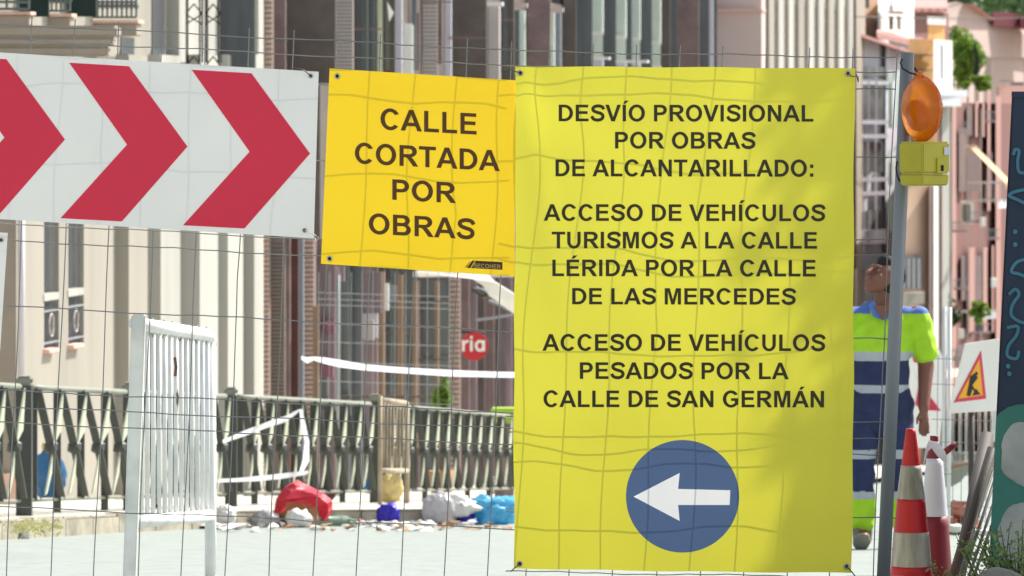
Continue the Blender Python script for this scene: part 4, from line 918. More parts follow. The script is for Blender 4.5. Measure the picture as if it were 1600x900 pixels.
# yellow square sign
SY = FY-.03
def wS(x, y): return SY+.004*math.sin((x-500)*.011)+.003*math.sin(y*.017+x*.01)
sS = lambda x, y: at(x, y, wS(x, y))
sq = thing('closed_street_sign', 'smaller golden yellow square sign reading CALLE CORTADA POR OBRAS', 'sign', tuple(at(655, 430, SY)))
sheetobj('sheet', ((515, 107), (806, 125.5), (804, 432), (501.5, 412)), wS, m_vyel, sq, 40, 40)
ti = .055
for txt, x0, x1, yt, yb in [('CALLE', 593, 744, 169, 202), ('CORTADA', 553, 778, 222.5, 255), ('POR', 613, 710, 280, 312), ('OBRAS', 575, 740, 333, 365)]:
    lettering('lettering', txt, (x0, x1, yt, yb, yt+ti*(x1-x0), yb+ti*(x1-x0)), sS, m_inkb, sq)
m_lg = mat('logo_brown', (74, 44, 26), .6, .1, 5, 0); lg = patch('maker_plate', [(738, 407), (785, 409.5), (785, 421.5), (729, 418.5)], sS, m_lg, sq, -.0012)
patch('slash', [(733, 410), (736, 407), (729, 417), (726, 418)], sS, m_lg, sq, -.0012)
patch('slash', [(741, 408), (743.5, 408), (737, 418.6), (734.5, 418.6)], sS, m_inkb if 0 else m_vyel, lg, -.0024)
m_lgt = mat('logo_letters', (196, 160, 96), .6, .1, 5, 0); G['K'] = G['H']
lettering('lettering', 'SECOHER', (740.5, 782, 411.6, 418.2, 413.4, 420), sS, m_lgt, lg, -.0024)
for x, y in [(527, 119), (515, 404)]: eyelet(sq, x, y, sS)
# chevron panel
def wC(x, y): return SY-.004+.003*math.sin(x*.012)+.002*math.sin(y*.02)
sC = lambda x, y: at(x, y, wC(x, y))
cv = thing('chevron_sign', 'white panel with red chevrons pointing right hung on the left mesh fence', 'sign', tuple(at(180, 372, SY)))
sheetobj('sheet', ((-330, 62), (498, 112), (490.5, 372.5), (-330, 322)), wC, m_vwh, cv, 60, 24)
c3 = [(299.5, 109), (393, 114.5), (484.5, 240), (382, 357), (286, 352), (390, 237)]
for k in range(4):
    patch('chevron', [(x-191.5*k, y-11.0*k) for x, y in c3], sC, m_vred, cv, -.0015, 24)
for x, y in [(485.5, 118.5), (476, 360)]: eyelet(cv, x, y, sC, .009)
tube('tie', [at(x, y, SY-.02) for x, y in [(485, 118), (474, 109), (460, 106), (455, 108)]], .002, m_tie, cv, 6)
tube('tie', [at(x, y, SY-.02) for x, y in [(476, 360), (490, 366), (498, 371), (494, 377), (490, 366)]], .002, m_litw, cv, 6)
lp = thing('panel_corner', 'corner of another white panel with an eyelet at the left photo edge', 'sign', tuple(at(0, 545, SY)))
patch('sheet', [(-120, 355), (12, 364), (0, 548), (-120, 545)], sC, m_vwh, lp, .004); eyelet(lp, 2, 375, sC, .009)
# ------------------------------------------------------------------ warning lamp
m_oran = bpy.data.materials.new('orange_lens'); m_oran.use_nodes = True; n_ = m_oran.node_tree.nodes; p_ = n_['Principled BSDF']
p_.inputs['Base Color'].default_value = lin((255, 156, 36))+(1,); p_.inputs['Roughness'].default_value = .16; p_.inputs['Transmission Weight'].default_value = .75; p_.inputs['IOR'].default_value = 1.45
tr_ = n_.new('ShaderNodeBsdfTranslucent'); tr_.inputs[0].default_value = lin((255, 176, 54))+(1,); ms_ = n_.new('ShaderNodeMixShader'); ms_.inputs[0].default_value = .22
m_oran.node_tree.links.new(p_.outputs[0], ms_.inputs[1]); m_oran.node_tree.links.new(tr_.outputs[0], ms_.inputs[2]); m_oran.node_tree.links.new(ms_.outputs[0], n_['Material Output'].inputs[0])
m_box = mat('yellow_box_plastic', (186, 176, 52), .45, .06, 8, .08, stain=.12); m_refl = mat('lamp_reflector', (214, 120, 40), .3, .2, 20, .3)
LY = FY-.10; c = at(1440, 170, LY)
lamp = thing('warning_lamp', 'round orange warning lamp on a yellow battery box strapped to the grey pole', 'warning lamp', tuple(at(1443, 290, LY)))
Rz = Matrix.Rotation(math.radians(-63), 3, 'Z')@Matrix.Rotation(math.radians(90), 3, 'X')
# lens: two bulging halves with a rim and radial ribs
bm = bmesh.new(); rr = .112; seg = 72; prof = [(rr*math.sin(a), (.050)*math.cos(a)) for a in [math.pi*i/24 for i in range(25)]]
rings = []
for i, (r, z) in enumerate(prof):
    if r < 1e-5: rings.append([bm.verts.new(Rz@Vector((0, 0, z))+c)]); continue
    rings.append([bm.verts.new(Rz@Vector(((r+.0022*math.cos(k*math.pi)*(r > .02))*math.cos(2*math.pi*k/seg), r*math.sin(2*math.pi*k/seg), z))+c) for k in range(seg)])
for a, b in zip(rings, rings[1:]):
    for k in range(seg):
        q = list(dict.fromkeys([a[k % len(a)], a[(k+1) % len(a)], b[(k+1) % len(b)], b[k % len(b)]]))
        if len(q) > 2: bm.faces.new(q)
lens = bmobj('lens', bm, m_oran, lamp, True)
bm = bmesh.new(); addlathe(bm, [(rr*.99, -.005), (rr*1.03, -.004), (rr*1.03, .004), (rr*.99, .005)], c, 64, Rz); bmobj('rim', bm, m_oran, lens, True)
bm = bmesh.new(); addlathe(bm, [(.0, -.012), (.05, -.010), (.05, .010), (.0, .012)], c+Vector((0, 0, -.02)), 20, Rz); bmobj('reflector', bm, m_refl, lens, True)
bm = bmesh.new(); addlathe(bm, [(.016, 0), (.016, .012), (.010, .018), (.013, .026), (0, .028)], at(1438, 124, LY), 14); bmobj('lens_knob', bm, m_oran, lamp, True)
# battery box with its vertical edge at column 1441
bz0 = at(0, 290, LY).z; bz1 = at(0, 224, LY).z; e = at(1441, 250, LY-.095); a_ = at(1404.5, 250, LY-.0); b_ = at(1484, 250, LY-.015)
def hexbox(name, e, a, b, z0, z1, m, par, bev=.006, taper=0):
    bk = Vector((a.x+b.x-e.x, a.y+b.y-e.y, 0)); cen = (Vector((e.x, e.y, 0))+bk)/2
    pl = [(a.x, a.y), (e.x, e.y), (b.x, b.y), (bk.x, bk.y)]
    bm = bmesh.new(); vs = [bm.verts.new((cen.x+(x-cen.x)*(1-taper), cen.y+(y-cen.y)*(1-taper), z0)) for x, y in pl]+[bm.verts.new((x, y, z1)) for x, y in pl]
    for f in BF: bm.faces.new([vs[i] for i in f])
    bmesh.ops.recalc_face_normals(bm, faces=bm.faces); bmesh.ops.bevel(bm, geom=bm.edges[:], offset=bev, segments=3, affect='EDGES'); return bmobj(name, bm, m, par)
seam = at(0, 272, LY).z
hexbox('battery_box', e, a_, b_, bz0, seam-.001, m_box, lamp, .005, .05)
hexbox('box_lid', e+Vector((0, -.003, 0)), a_+Vector((-.003, 0, 0)), b_+Vector((.003, 0, 0)), seam+.001, bz1+.006, m_box, lamp, .008)
f0 = e.lerp(b_, .5); f1 = e.lerp(b_, .80); nn = Vector(((b_-e).y, -(b_-e).x, 0)).normalized()
def plate(name, p0, p1, y0, y1, m, par, th=.004, off=0.001):
    z1 = at(0, y0, LY-.04).z; z0 = at(0, y1, LY-.04).z; q = [p0+nn*off, p1+nn*off, p1+nn*(off+th), p0+nn*(off+th)]; bm = bmesh.new(); addbox(bm, ([(v.x, v.y) for v in q], z0, z1)); return bmobj(name, bm, m, par)
plate('key_plate', f0, f1, 247, 270, m_box, lamp, .005, .003); plate('keyhole', e.lerp(b_, .62), e.lerp(b_, .70), 258, 267, m_hole, lamp, .002, .009)
plate('sticker', e.lerp(b_, .76), e.lerp(b_, .93), 230, 242, m_lav, lamp, .001, .0045)
tube('strap', [at(x, y, FY-.045) for x, y in [(1410, 92), (1407, 98), (1410, 107), (1422, 114), (1430, 116)]]+[at(1437, 122, LY)], .0035, m_strap, lamp, 6)
tube('strap', [at(x, y, FY-.055) for x, y in [(1429, 106), (1434, 113), (1439, 121)]], .004, m_strap, lamp, 6)
tube('strap', [at(x, y, FY-.05) for x, y in [(1402, 252), (1400, 262), (1402, 275), (1406, 284)]], .003, m_strap, lamp, 6)

# ------------------------------------------------------------------ traffic cones
m_cred = mat('cone_red_orange', (196, 26, 32), .5, .12, 6, .15, stain=.2); m_cgrey = mat('dirty_reflective_sleeve', (186, 180, 168), .5, .28, 30, .3, stain=.9, streak=True)
m_cburg = mat('cone_burgundy', (118, 18, 34), .5, .1, 6, .1); m_cwhite = mat('cone_white_sleeve', (206, 206, 214), .4, .05, 6, .05); m_poly = mat('clear_bag_film', (214, 214, 220), .3, .05, 6, .3, transl=.4)
def cone(label, px, Y, bands, tilt, base=.2):
    zb = zg(Y); P = at(px, 900, Y); t = thing('traffic_cone', label, 'traffic cone', (P.x, P.y, zb), 'traffic cones')
    top = None
    for i, (name, m, y0, y1, w0, w1) in enumerate(bands):
        z1 = at(0, y0, Y).z; z0 = max(at(0, y1, Y).z, zb+.03); c0 = at(px+tilt*(900-y0), 900, Y).x; c1 = at(px+tilt*(900-y1), 900, Y).x
        h = z1-z0; ex = .0008*(name == 'sleeve')
        bm = bmesh.new(); rings = []
        for k in range(9):
            f = k/8; r = (w0+(w1-w0)*f)/2*Y/F+ex; cx = c0+(c1-c0)*f; z = z1-h*f
            rings.append([bm.verts.new((cx+r*math.cos(q), Y+r*math.sin(q), z)) for q in [2*math.pi*j/32 for j in range(32)]])
        for a, b in zip(rings, rings[1:]):
            for j in range(32): bm.faces.new([a[j], a[(j+1) % 32], b[(j+1) % 32], b[j]])
        bm.faces.new(rings[0]); bmobj(name, bm, m, t, True)
    x = at(px+tilt*-40, 900, Y).x
    cbox('base', x-base, x+base, Y-base, Y+base, zb, zb+.035, bands[-1][1], t, .01); return t
cone('red cone with dirty grey sleeves beside the grey pole', 1424, 18.2, [('tip', m_cred, 670, 727, 15, 30), ('sleeve', m_cgrey, 727, 779, 31, 44), ('red_band', m_cred, 779, 831, 44, 54), ('sleeve', m_cgrey, 831, 884, 55, 63), ('foot_band', m_cred, 884, 940, 63, 74)], -.004)
cn = cone('burgundy and white cone with a plastic bag over its tip, right of the red cone', 1461, 19.0, [('tip', m_cburg, 681, 690, 13, 14), ('neck', m_cwhite, 690, 699, 14, 18), ('burgundy_band', m_cburg, 699, 716, 18, 24), ('sleeve', m_cwhite, 716, 806, 25, 41), ('foot_band', m_cburg, 806, 930, 42, 58)], -.006)
bg_ = poly('bag_on_cone', [at(x, y, 18.90) for x, y in [(1447, 700), (1452, 688), (1458, 690), (1466, 691), (1477, 706), (1480, 718), (1473, 721), (1466, 714), (1460, 706), (1456, 700), (1450, 705), (1445, 722), (1443, 728)]], m_poly, None, .02); tag(bg_, 'crumpled translucent bag draped over the tip of the burgundy cone', 'plastic bag')
hd = tube('burgundy_stick', [at(1476, 707, 18.95), at(1494, 693, 18.95)], .013, m_cburg, None, 10); tag(hd, 'short burgundy stick poking out right of the bagged cone', 'stick')

# ------------------------------------------------------------------ mural panel (box cabinet) and plants
m_navy = mat('navy_mural_paint', (40, 56, 82), .7, .2, 3, .05, stain=.25); m_tealp = mat('teal_mural_paint', (62, 126, 118), .7, .15, 3, .05, stain=.2); m_blob = mat('grey_mural_paint', (172, 176, 178), .7, .2, 6, .05, stain=.45); m_blu2 = mat('spray_blue', (66, 122, 148), .7, .15, 8, 0)
KY = 18.0; q1 = at(1581, 146, KY); q2 = at(1545.5, 850, KY); q3 = at(1541, 945, KY); w = 1.1
kb = thing('painted_cabinet', 'navy and teal graffiti covered cabinet at the right photo edge', 'cabinet', (q3.x+.5, KY, zg(KY)))
slx = (q1.x-q3.x)/(q1.z-zg(KY)); bm = bmesh.new(); zz0 = zg(KY)-.03; zz1 = q1.z
xb = q3.x; v = [bm.verts.new(p) for p in ((xb, KY, zz0), (xb+w, KY, zz0), (xb+w+.08, KY+.5, zz0), (xb+.08, KY+.5, zz0), (q1.x, KY, zz1), (q1.x+w, KY, zz1), (q1.x+w+.08, KY+.5, zz1), (q1.x+.08, KY+.5, zz1))]
for f in BF: bm.faces.new([v[i] for i in f])
bmesh.ops.recalc_face_normals(bm, faces=bm.faces); bmesh.ops.bevel(bm, geom=bm.edges[:], offset=.008, segments=2, affect='EDGES'); bmobj('cabinet_body', bm, m_navy, kb)
sK = lambda x, y: at(x, y, KY-.003)
blob = lambda cx, cy, rx, ry, sd: [(cx+rx*(1+.05*math.sin(3*a+sd)+.03*math.sin(7*a+2*sd)+.012*math.sin(19*a))*math.cos(a), cy+ry*(1+.05*math.sin(2*a+sd)+.03*math.sin(5*a)+.012*math.sin(23*a))*math.sin(a)) for a in [i*2*math.pi/60 for i in range(60)]]
patch('cabinet_top', [(1580, 143), (1700, 143), (1700, 152), (1580, 152)], sK, m_navy, kb, -.012, 40)
patch('teal_wave', [(1556.5, 652)]+[(1562, 645), (1575, 636), (1590, 632), (1620, 630), (1700, 640), (1700, 960), (1542, 960), (1547, 850)], sK, m_tealp, kb, -.002, 30)
patch('grey_circle', blob(1606, 709, 44, 53, 1), sK, m_blob, kb, -.004, 30); patch('grey_circle', blob(1612, 838, 54, 58, 2), sK, m_blob, kb, -.004, 30)
for pts in [[(1583, 242), (1586, 234), (1592, 236), (1590, 252), (1592, 268), (1602, 270)], [(1602, 296), (1584, 300), (1577, 306), (1590, 312), (1602, 318)], [(1602, 405), (1588, 410), (1580, 424), (1592, 428), (1602, 432)], [(1576, 460), (1586, 452), (1592, 460), (1582, 476), (1580, 492), (1592, 502), (1604, 505)], [(1573, 512), (1590, 510), (1588, 524), (1576, 540), (1574, 556), (1588, 560), (1592, 548)]]:
    P = crom([(float(a), float(b)) for a, b in pts], 6); patch('spray_stroke', stroke(P, 5), sK, m_blu2, kb, -.004, 200)
for x, y in [(1586, 362), (1586, 382), (1575, 572), (1577, 584)]: patch('spray_dot', arc(x, y, 3.6, 3.8, 0, 330, 11), sK, m_blu2, kb, -.004, 200)
m_weed = mat('weed_leaf', (128, 148, 84), .6, .3, 14, 0, transl=.4)
def weed(label, base, n, hgt, seed, spread):
    rnd = random.Random(seed); t = thing('weed_plant', label, 'plant', tuple(base), 'weeds at the foot of the cabinet'); bm = bmesh.new(); pts = []
    for k in range(n):
        a = rnd.uniform(0, 6.28); d = Vector((math.cos(a)*rnd.uniform(.1, spread), math.sin(a)*rnd.uniform(.05, spread*.6), rnd.uniform(.6, 1)*hgt)); p0 = base+Vector((math.cos(a)*.03, math.sin(a)*.03, 0))
        P = [p0+d*f+Vector((0, 0, -.15*hgt*f*f)) for f in (0, .35, .7, 1)]; addtube(bm, P, .0032, 4, r2=.0012)
        for j in range(26):
            f = rnd.uniform(.15, 1.02); pts.append(p0+d*f+Vector((rnd.gauss(0, .013), rnd.gauss(0, .013), rnd.gauss(0, .012)-.15*hgt*f*f)))
    bmobj('stems', bm, m_leafp, t); random.seed(seed); new('leaves', leafmesh(pts, .0125, .42), t, m_weed); return t
for i, (px, Yw, h, n, sp, lb) in enumerate([(1592, 17.3, .42, 26, .16, 'tall green weed clump in front of the teal mural at the bottom right corner'), (1560, 17.5, .40, 20, .15, 'small leafed weed in front of the teal wave, middle clump'), (1520, 17.7, .24, 14, .13, 'low spreading weed at the foot of the leaning poles'), (1630, 17.2, .34, 20, .2, 'weed clump just outside the right photo edge')]):
    P = at(px, 0, Yw); weed(lb, Vector((P.x, Yw, zg(Yw)-.01)), n, h, 31+i, sp)
st_ = sack('grey_stone', 'pale grey stone among the weeds at the bottom right', 'stone', 1562, 915, 66, 26, m_foot, 41, Y=17.0, crumple=.15)
# leaning poles and steel bars
m_dpost = mat('weathered_steel', (78, 73, 68), .6, .15, 8, .1, metal=.2)
def lean(label, x0, y0, x1, y1, Ya, Yb, r, m, name='leaning_pole', cat='pole', g='bundle of leaning poles'):
    a = at(x0, y0, Ya); b = at(x1, y1, Yb); k = (b.z-zg(b.y))/(b.z-a.z) if abs(b.z-a.z) > 1e-6 else 0; b2 = b+(b-a)*(-k) if False else b
    # extend to the ground
    d = (b-a); s = (zg(b.y)-a.z)/d.z; e2 = a+d*s; o = tube(name, [a, e2], r, m, None, 8); return tag(o, label, cat, g)
lean('thick weathered pole leaning beside the cabinet, frontmost of the bundle', 1551, 700, 1493, 890, 18.7, 18.6, .020, m_dpost)
lean('pale broad post leaning behind the thick weathered pole', 1542, 680, 1512, 830, 20.4, 20.1, .030, mat('pale_post', (84, 78, 74), .7, .08, 5, .1))
for i, (a, b, c_, d) in enumerate([(1556, 745, 1528, 830), (1562, 758, 1535, 838), (1566, 775, 1541, 846), (1552, 735, 1520, 828)]):
    lean('thin steel bar leaning between the thick pole and the cabinet', a, b, c_, d, 20.8+i*.1, 20.7+i*.1, .007, m_dpost, 'leaning_bar', 'steel bar', 'thin leaning steel bars')
# ------------------------------------------------------------------ far works area behind the worker
m_br2 = mat('loose_brick', (168, 104, 82), .9, .2, 6, .3)
bp = [(1482, 828), (1492, 826), (1502, 829), (1512, 826), (1486, 818), (1497, 817), (1507, 818), (1490, 809), (1502, 808), (1512, 812), (1484, 801), (1496, 799), (1508, 799), (1490, 791), (1503, 790), (1514, 802), (1480, 812), (1516, 820)]
me_b = None
for i, (x, y) in enumerate(bp):
    if me_b is None:
        bm = bmesh.new(); addbox(bm, (rect(-.06, .06, -.035, .035), -.025, .025), .004); bmesh.ops.recalc_face_normals(bm, faces=bm.faces); me_b = bpy.data.meshes.new('brick'); bm.to_mesh(me_b); bm.free(); me_b.materials.append(m_br2)
    o = new('loose_brick', me_b); P = at(x, y, 34.5+random.uniform(-.2, .2)); o.location = (P.x, P.y, P.z+.0); o.rotation_euler = (random.uniform(-.5, .5), random.uniform(-.5, .5), random.uniform(0, 3)); s_ = random.uniform(.9, 1.3); o.scale = (s_, s_, s_)
    tag(o, 'loose red brick in the heap behind the burgundy cone', 'brick', 'loose bricks in the heap')
sack('rubble_heap', 'heap of brown earth and broken brick under the loose bricks', 'rubble', 1497, 833, 44, 42, m_br2, 51, Y=34.9, crumple=.3)
sack('cement_bag', 'white dusty bag on the ground beside the brick heap', 'bag', 1535, 838, 50, 12, m_litw, 52, Y=34.2)
sack('cement_bag', 'small white scrap of sacking at the brick heap foot', 'bag', 1492, 832, 26, 12, m_litw, 53, Y=34.0, crumple=.35)
tp = poly('tarpaulin', [at(x, y, 44) for x, y in [(1474, 738), (1500, 731), (1526, 721), (1512, 738), (1502, 752), (1488, 760), (1474, 762)]], mat('grey_green_tarpaulin', (146, 148, 132), .8, .1, 3, .2), None, .3); tag(tp, 'grey green tarpaulin hanging from a plank behind the bagged cone', 'tarpaulin')
pk = tube('wooden_plank', [at(1472, 735, 43.5), at(1528, 719, 43.5)], .022, m_wood, None, 6); tag(pk, 'thin wooden plank lying along the top of the tarpaulin', 'plank')
orn = thing('ornate_fence', 'low white ornate fence behind the bagged cone and tarpaulin', 'fence', tuple(at(1500, 750, 90)))
for k in range(11):
    x = 1482+k*4.2; q = at(x, 742, 90); z1 = at(x, 708, 90).z-q.z; lathe('baluster', [(.012, 0), (.012, z1*.3), (.03, z1*.5), (.012, z1*.7), (.012, z1)], q, m_cream2, orn, 6)
for y in (708, 742): tube('rail', [at(1480, y, 90), at(1527, y, 90)], .02, m_cream2, orn, 6)
# far chevron board, roadworks sign and mesh
m_redf = mat('faded_red', (216, 60, 84), .6, .05, 4, 0)
fc = thing('chevron_board', 'distant white board with red chevrons just right of the worker arm', 'sign', tuple(at(1448, 690, 36)))
sF = lambda x, y: at(x, y, 36+.0*(x)); patch('board', [(1395, 528), (1467, 543), (1473, 560), (1472, 642), (1468, 700), (1395, 700)], sF, m_vwh, fc, 0, 60)
for pts in [[(1420, 540), (1466, 544), (1446, 568), (1428, 566)], [(1424, 572), (1436, 598), (1430, 632), (1440, 640), (1470, 642), (1455, 622), (1444, 610), (1432, 590)]]:
    patch('chevron', pts, sF, m_redf, fc, -.01, 60)
rw = thing('roadworks_sign', 'white square board with the red and yellow triangle of a digging worker', 'sign', tuple(at(1518, 650, 30)))
RY = 30.0; sR = lambda x, y: at(x, y, RY+(x-1480)*.004)
bd = [(1508, 537), (1562, 529), (1557, 642), (1482, 646), (1484, 636)]
poly('board', [sR(x, y) for x, y in bd], m_vwh, rw, .02)
tri_o = [(1490, 629), (1533, 547), (1541, 623)]; cx, cy = 1521, 600
tri_i = [(1497, 623), (1530, 561), (1535.5, 617.5)]
t1 = patch('red_triangle', tri_o, sR, m_redf, rw, -.003, 200); m_ty = mat('sign_amber', (240, 172, 20), .5, .05, 4, 0); patch('yellow_triangle', tri_i, sR, m_ty, t1, -.006, 200)
m_blk = mat('pictogram_black', (24, 22, 20), .6, .1, 4, 0)
pc = [[(1523, 583), (1528, 590), (1519, 602), (1513, 618), (1510, 618), (1514, 600), (1516, 588)], [(1518, 600), (1520, 606), (1516, 619), (1513, 619), (1516, 606)], [(1522, 584), (1524, 586), (1518, 600), (1526, 612), (1524, 614), (1515, 601)], arc(1525.5, 583.5, 2.4, 2.8, 0, 330, 11), [(1519, 618), (1525, 607), (1532, 616)]]
for q in pc: patch('pictogram', q, sR, m_blk, t1, -.009, 200)
tube('sign_leg', [sR(1519, 640)+Vector((0, .05, 0)), Vector((sR(1519, 640).x, RY+.2, zg(RY)))], .02, m_dpost, rw, 8)
tube('sign_frame', [at(1562, 540, 30.4), at(1556, 600, 30.4), at(1552, 690, 30.4)], .012, m_wbar, rw, 6)
mf = thing('far_mesh_fence', 'distant mesh fence panel behind the roadworks sign', 'fence', tuple(at(1510, 800, 33)))
for k in range(8): x = 1462+k*13; tube('vertical_wire', [at(x+4, 555, 33), at(x, 820, 33)], .0025, m_wire, mf, 4)
for y in (560, 600, 655, 690, 740, 790): tube('horizontal_wire', [at(1455, y, 33), at(1560, y+3, 33)], .0025, m_wire, mf, 4)
for x in (1476, 1484): tube('frame_post', [at(x, 480, 33.2), at(x-2, 820, 33.2)], .014, m_wbar, mf, 8)

# balcony plants on the pink terrace
p = at(1530, 486, 193); bpn = thing('balcony_plant', 'green potted plants on the balcony of the pink terrace', 'plant', (p.x, p.y, p.z-.5)); new('foliage', leafmesh(clump_pts(tuple(p), (.5, .3, .5), 500, 9), .10, .6), bpn, m_leafl)
p = at(1482, 480, 192); bpn = thing('balcony_plant', 'dark green balcony plants left of the pink terrace', 'plant', (p.x, p.y, p.z-.5)); new('foliage', leafmesh(clump_pts(tuple(p), (.5, .3, .9), 500, 9), .10, .6), bpn, m_leafd)

# ------------------------------------------------------------------ the worker
m_skin = mat('skin', (126, 82, 66), .6, .08, 20, .05); m_hair = mat('dark_hair', (34, 28, 26), .8, .3, 40, .3)
m_hiv = mat('hi_vis_yellow', (168, 216, 34), .75, .12, 6, .5, bscale=14); m_nv = mat('navy_cloth', (36, 46, 84), .8, .3, 8, .2); m_lb = mat('light_blue_cloth', (84, 116, 180), .8, .08, 8, .15)
m_rf = mat('reflective_tape', (172, 178, 184), .4, .05, 8, .05); m_boot = mat('grey_boot', (122, 122, 104), .8, .15, 14, .2)
WY = 29.3; W0 = at(1374, 868, WY); W0.z = zg(WY)
def cap(bm, a, b, ra, rb, ys=1., n=12):
    """tapered capsule"""
    a = Vector(a); b = Vector(b); vs = []
    for (c, r) in ((a, ra), (b, rb)):
        bb = bmesh.new(); bmesh.ops.create_uvsphere(bb, u_segments=n, v_segments=8, radius=r)
        for v in bb.verts: vs.append(c+Vector((v.co.x, v.co.y*ys, v.co.z)))
        bb.free()
    V = [bm.verts.new(v) for v in vs]; h = bmesh.ops.convex_hull(bm, input=V)
    bmesh.ops.delete(bm, geom=[g_ for g_ in h['geom_interior'] if isinstance(g_, bmesh.types.BMVert)], context='VERTS')
def fuse(name, bm, voxel, mats, pick, parent, smooth_it=4, fold=0):
    me = bpy.data.meshes.new(name); bm.to_mesh(me); bm.free(); o = bpy.data.objects.new(name, me); C.objects.link(o)
    r = o.modifiers.new('r', 'REMESH'); r.mode = 'VOXEL'; r.voxel_size = voxel; s_ = o.modifiers.new('s', 'SMOOTH'); s_.factor = .5; s_.iterations = smooth_it
    dg = bpy.context.evaluated_depsgraph_get(); me2 = bpy.data.meshes.new_from_object(o.evaluated_get(dg)); o.modifiers.clear(); o.data = me2; bpy.data.meshes.remove(me)
    me2.materials.clear()
    for m in mats: me2.materials.append(m)
    if fold:
        nrm = [v.normal.copy() for v in me2.vertices]
        for v, vn_ in zip(me2.vertices, nrm):
            c = v.co.copy(); v.co = c+vn_*fold*(math.sin(c.z*34+c.x*21+2*math.sin(c.x*17))+.7*math.sin(c.z*61-c.x*38+c.y*30)+.5*math.sin(c.x*70+c.z*15))
    for p in me2.polygons: p.use_smooth = True; p.material_index = pick(p.center) if pick else 0
    o.location = W0; o.parent = parent; o.matrix_parent_inverse = parent.matrix_world.inverted(); return o
wk = thing('person', 'worker in hi-vis yellow and navy uniform looking up behind the grey pole', 'person', tuple(W0))
# joints (x right in picture, y away from camera, z up)
hipL, hipR = (-.095, 0, .90), (.095, 0, .90); knL, knR = (-.115, -.03, .49), (.135, -.01, .49); anL, anR = (-.10, .02, .10), (.15, .02, .10)
shL, shR = (-.205, 0, 1.40), (.225, 0, 1.40); elR, wrR = (.285, .05, 1.10), (.262, -.06, .85); elL, wrL = (-.30, .03, 1.10), (-.33, -.04, .86)
bm = bmesh.new()
cap(bm, (0, 0, 1.0), (0, 0, 1.30), .13, .15, .72); cap(bm, (-.12, 0, 1.38), (.14, 0, 1.38), .07, .07, .8); cap(bm, (.01, 0, 1.40), (.03, -.01, 1.53), .062, .056)
for h_, k_, a_n in ((hipL, knL, anL), (hipR, knR, anR)):
    cap(bm, h_, k_, .088, .056); cap(bm, k_, a_n, .056, .038); cap(bm, a_n, (a_n[0], a_n[1]-.12, .05), .04, .035)
for s_, e_, w_r in ((shL, elL, wrL), (shR, elR, wrR)):
    cap(bm, s_, e_, .062, .050); cap(bm, e_, w_r, .051, .034, .92)
    sgn = 1 if s_[0] > 0 else -1; W_ = Vector(w_r)
    pc_ = W_+Vector((.0, -.01, -.055)); cap(bm, W_+Vector((0, 0, -.02)), pc_+Vector((0, 0, -.02)), .026, .032, .75)
    for k in range(4):     # fingers, slightly curled
        b0 = pc_+Vector((0-.024+.016*k, -.004, -.04)); Lf = (.062, .074, .072, .055)[k]
        b1_ = b0+Vector((.002*(k-1.5), -.010, -Lf*.55)); b2_ = b1_+Vector((0, -.022, -Lf*.42)); cap(bm, b0, b1_, .0095, .009, n=8); cap(bm, b1_, b2_, .009, .0075, n=8)
    tb = W_+Vector((-.022*sgn, -.02, -.035)); t1_ = tb+Vector((-.020*sgn, -.022, -.032)); cap(bm, tb, t1_, .012, .011, n=8); cap(bm, t1_, t1_+Vector((-.002*sgn, -.012, -.026)), .011, .008, n=8)
# head, turned left and tipped back
Hc = Vector((.025, -.02, 1.620)); HR = 1.08*(Matrix.Rotation(math.radians(-58), 3, 'Z')@Matrix.Rotation(math.radians(-30), 3, 'X'))
def hd_(p): return Hc+HR@Vector(p)
cap(bm, hd_((0, .02, .03)), hd_((0, .0, .015)), .092, .086, 1.08); cap(bm, hd_((0, -.03, -.03)), hd_((0, -.062, -.085)), .066, .036); cap(bm, hd_((0, -.092, .018)), hd_((0, -.116, -.022)), .011, .017, n=8)
for sx_ in (-1, 1):
    cap(bm, hd_((sx_*.084, .01, .02)), hd_((sx_*.092, .022, -.018)), .016, .010, .6, 8); cap(bm, hd_((sx_*.045, -.060, -.02)), hd_((sx_*.03, -.07, -.03)), .026, .022, n=8); cap(bm, hd_((sx_*.045, -.082, .034)), hd_((sx_*.015, -.092, .036)), .010, .010, n=8)
cap(bm, hd_((-.02, -.098, -.055)), hd_((.02, -.098, -.055)), .008, .008, n=8); cap(bm, hd_((-.016, -.096, -.066)), hd_((.016, -.096, -.066)), .008, .008, n=8)
body = fuse('body', bm, .0065, [m_skin], None, wk)
for sx_ in (-1, 1):
    bm = bmesh.new(); bmesh.ops.create_uvsphere(bm, u_segments=12, v_segments=8, radius=.010, matrix=Matrix.Translation(hd_((sx_*.032, -.077, .018)))); e_ = bmobj('eye', bm, mat('eye_white', (150, 132, 122), .4, .05, 5, 0), wk, True, ); e_.location = W0; e_.matrix_parent_inverse = wk.matrix_world.inverted()
    bm = bmesh.new(); bmesh.ops.create_uvsphere(bm, u_segments=10, v_segments=6, radius=.0062, matrix=Matrix.Translation(hd_((sx_*.032, -.083, .019)))); e2_ = bmobj('pupil', bm, m_hair, wk, True); e2_.location = W0
bm = bmesh.new(); cap(bm, hd_((0, .032, .048)), hd_((0, .035, .005)), .096, .088, 1.05); cap(bm, hd_((0, -.035, .085)), hd_((0, .03, .07)), .055, .07)
fuse('hair', bm, .006, [m_hair], None, wk, 2)
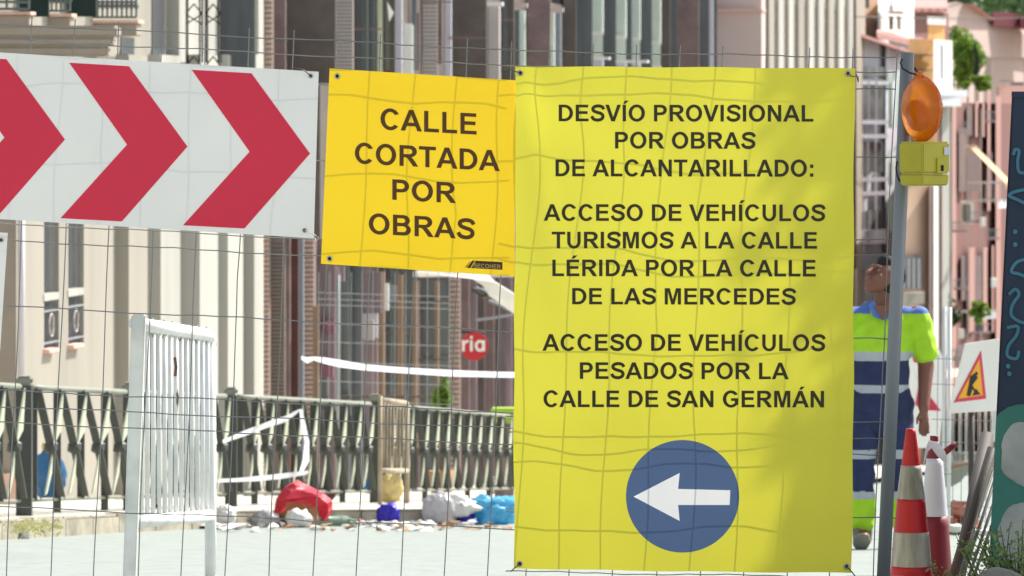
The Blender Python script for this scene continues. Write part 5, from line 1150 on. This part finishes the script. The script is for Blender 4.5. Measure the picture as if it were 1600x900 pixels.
# shirt
bm = bmesh.new(); cap(bm, (.0, 0, .84), (0, 0, 1.08), .178, .178, .75, 20); cap(bm, (0, 0, 1.05), (.01, 0, 1.28), .178, .198, .70, 20); cap(bm, (-.17, 0, 1.375), (.19, 0, 1.375), .078, .078, .85); cap(bm, (-.06, 0, 1.44), (.09, 0, 1.44), .05, .05, 1.0)
cap(bm, (-.205, 0, 1.375), (-.285, .02, 1.20), .086, .090, .95); cap(bm, (.225, 0, 1.375), (.270, .02, 1.20), .086, .090, .95)
def wr_(c): pass
def picks(c):
    z = c.z; ax_ = abs(c.x-.01)
    if z > 1.415 and ax_ > .07: return 2
    if z > 1.455: return 2
    if ax_ > .19 and z > 1.10: return 0
    if 1.135 < z < 1.185: return 3
    if .94 < z < .985: return 3
    if z < 1.135: return 1
    return 0
fuse('shirt', bm, .008, [m_hiv, m_nv, m_lb, m_rf], picks, wk, 3, .0042)
# dark V opening with skin and collar
vn = poly('neck_opening', [W0+Vector(p) for p in ((-.045, -.150, 1.465), (.072, -.150, 1.465), (.012, -.158, 1.375))], m_skin, wk, .02)
for sgn in (-1, 1):
    poly('collar', [W0+Vector(p) for p in ((.012+sgn*.0, -.150, 1.378), (.012+sgn*.055, -.135, 1.50), (.012+sgn*.088, -.125, 1.47), (.012+sgn*.06, -.158, 1.40))], m_lb, wk, .012)
# trousers and boots
bm = bmesh.new(); cap(bm, (-.05, 0, .90), (.05, 0, .90), .135, .135, .85, 16)
for h_, k_, a_n in ((hipL, knL, anL), (hipR, knR, anR)): cap(bm, h_, k_, .108, .086, 1.0, 16); cap(bm, k_, (a_n[0], a_n[1], .17), .086, .080, 1.0, 16)
def pickt(c):
    z = c.z
    if .545 < z < .595 or .30 < z < .35: return 1
    if z < .30: return 2
    return 0
fuse('trousers', bm, .009, [m_nv, m_rf, m_hiv], pickt, wk, 3, .005)
for a_n in (anL, anR):
    bm = bmesh.new(); cap(bm, (a_n[0], a_n[1], .22), (a_n[0], a_n[1]+.01, .06), .068, .060); cap(bm, (a_n[0], a_n[1]+.03, .045), (a_n[0]-.02, a_n[1]-.16, .048), .052, .052, 1.0)
    fuse('boot', bm, .008, [m_boot], None, wk, 3)
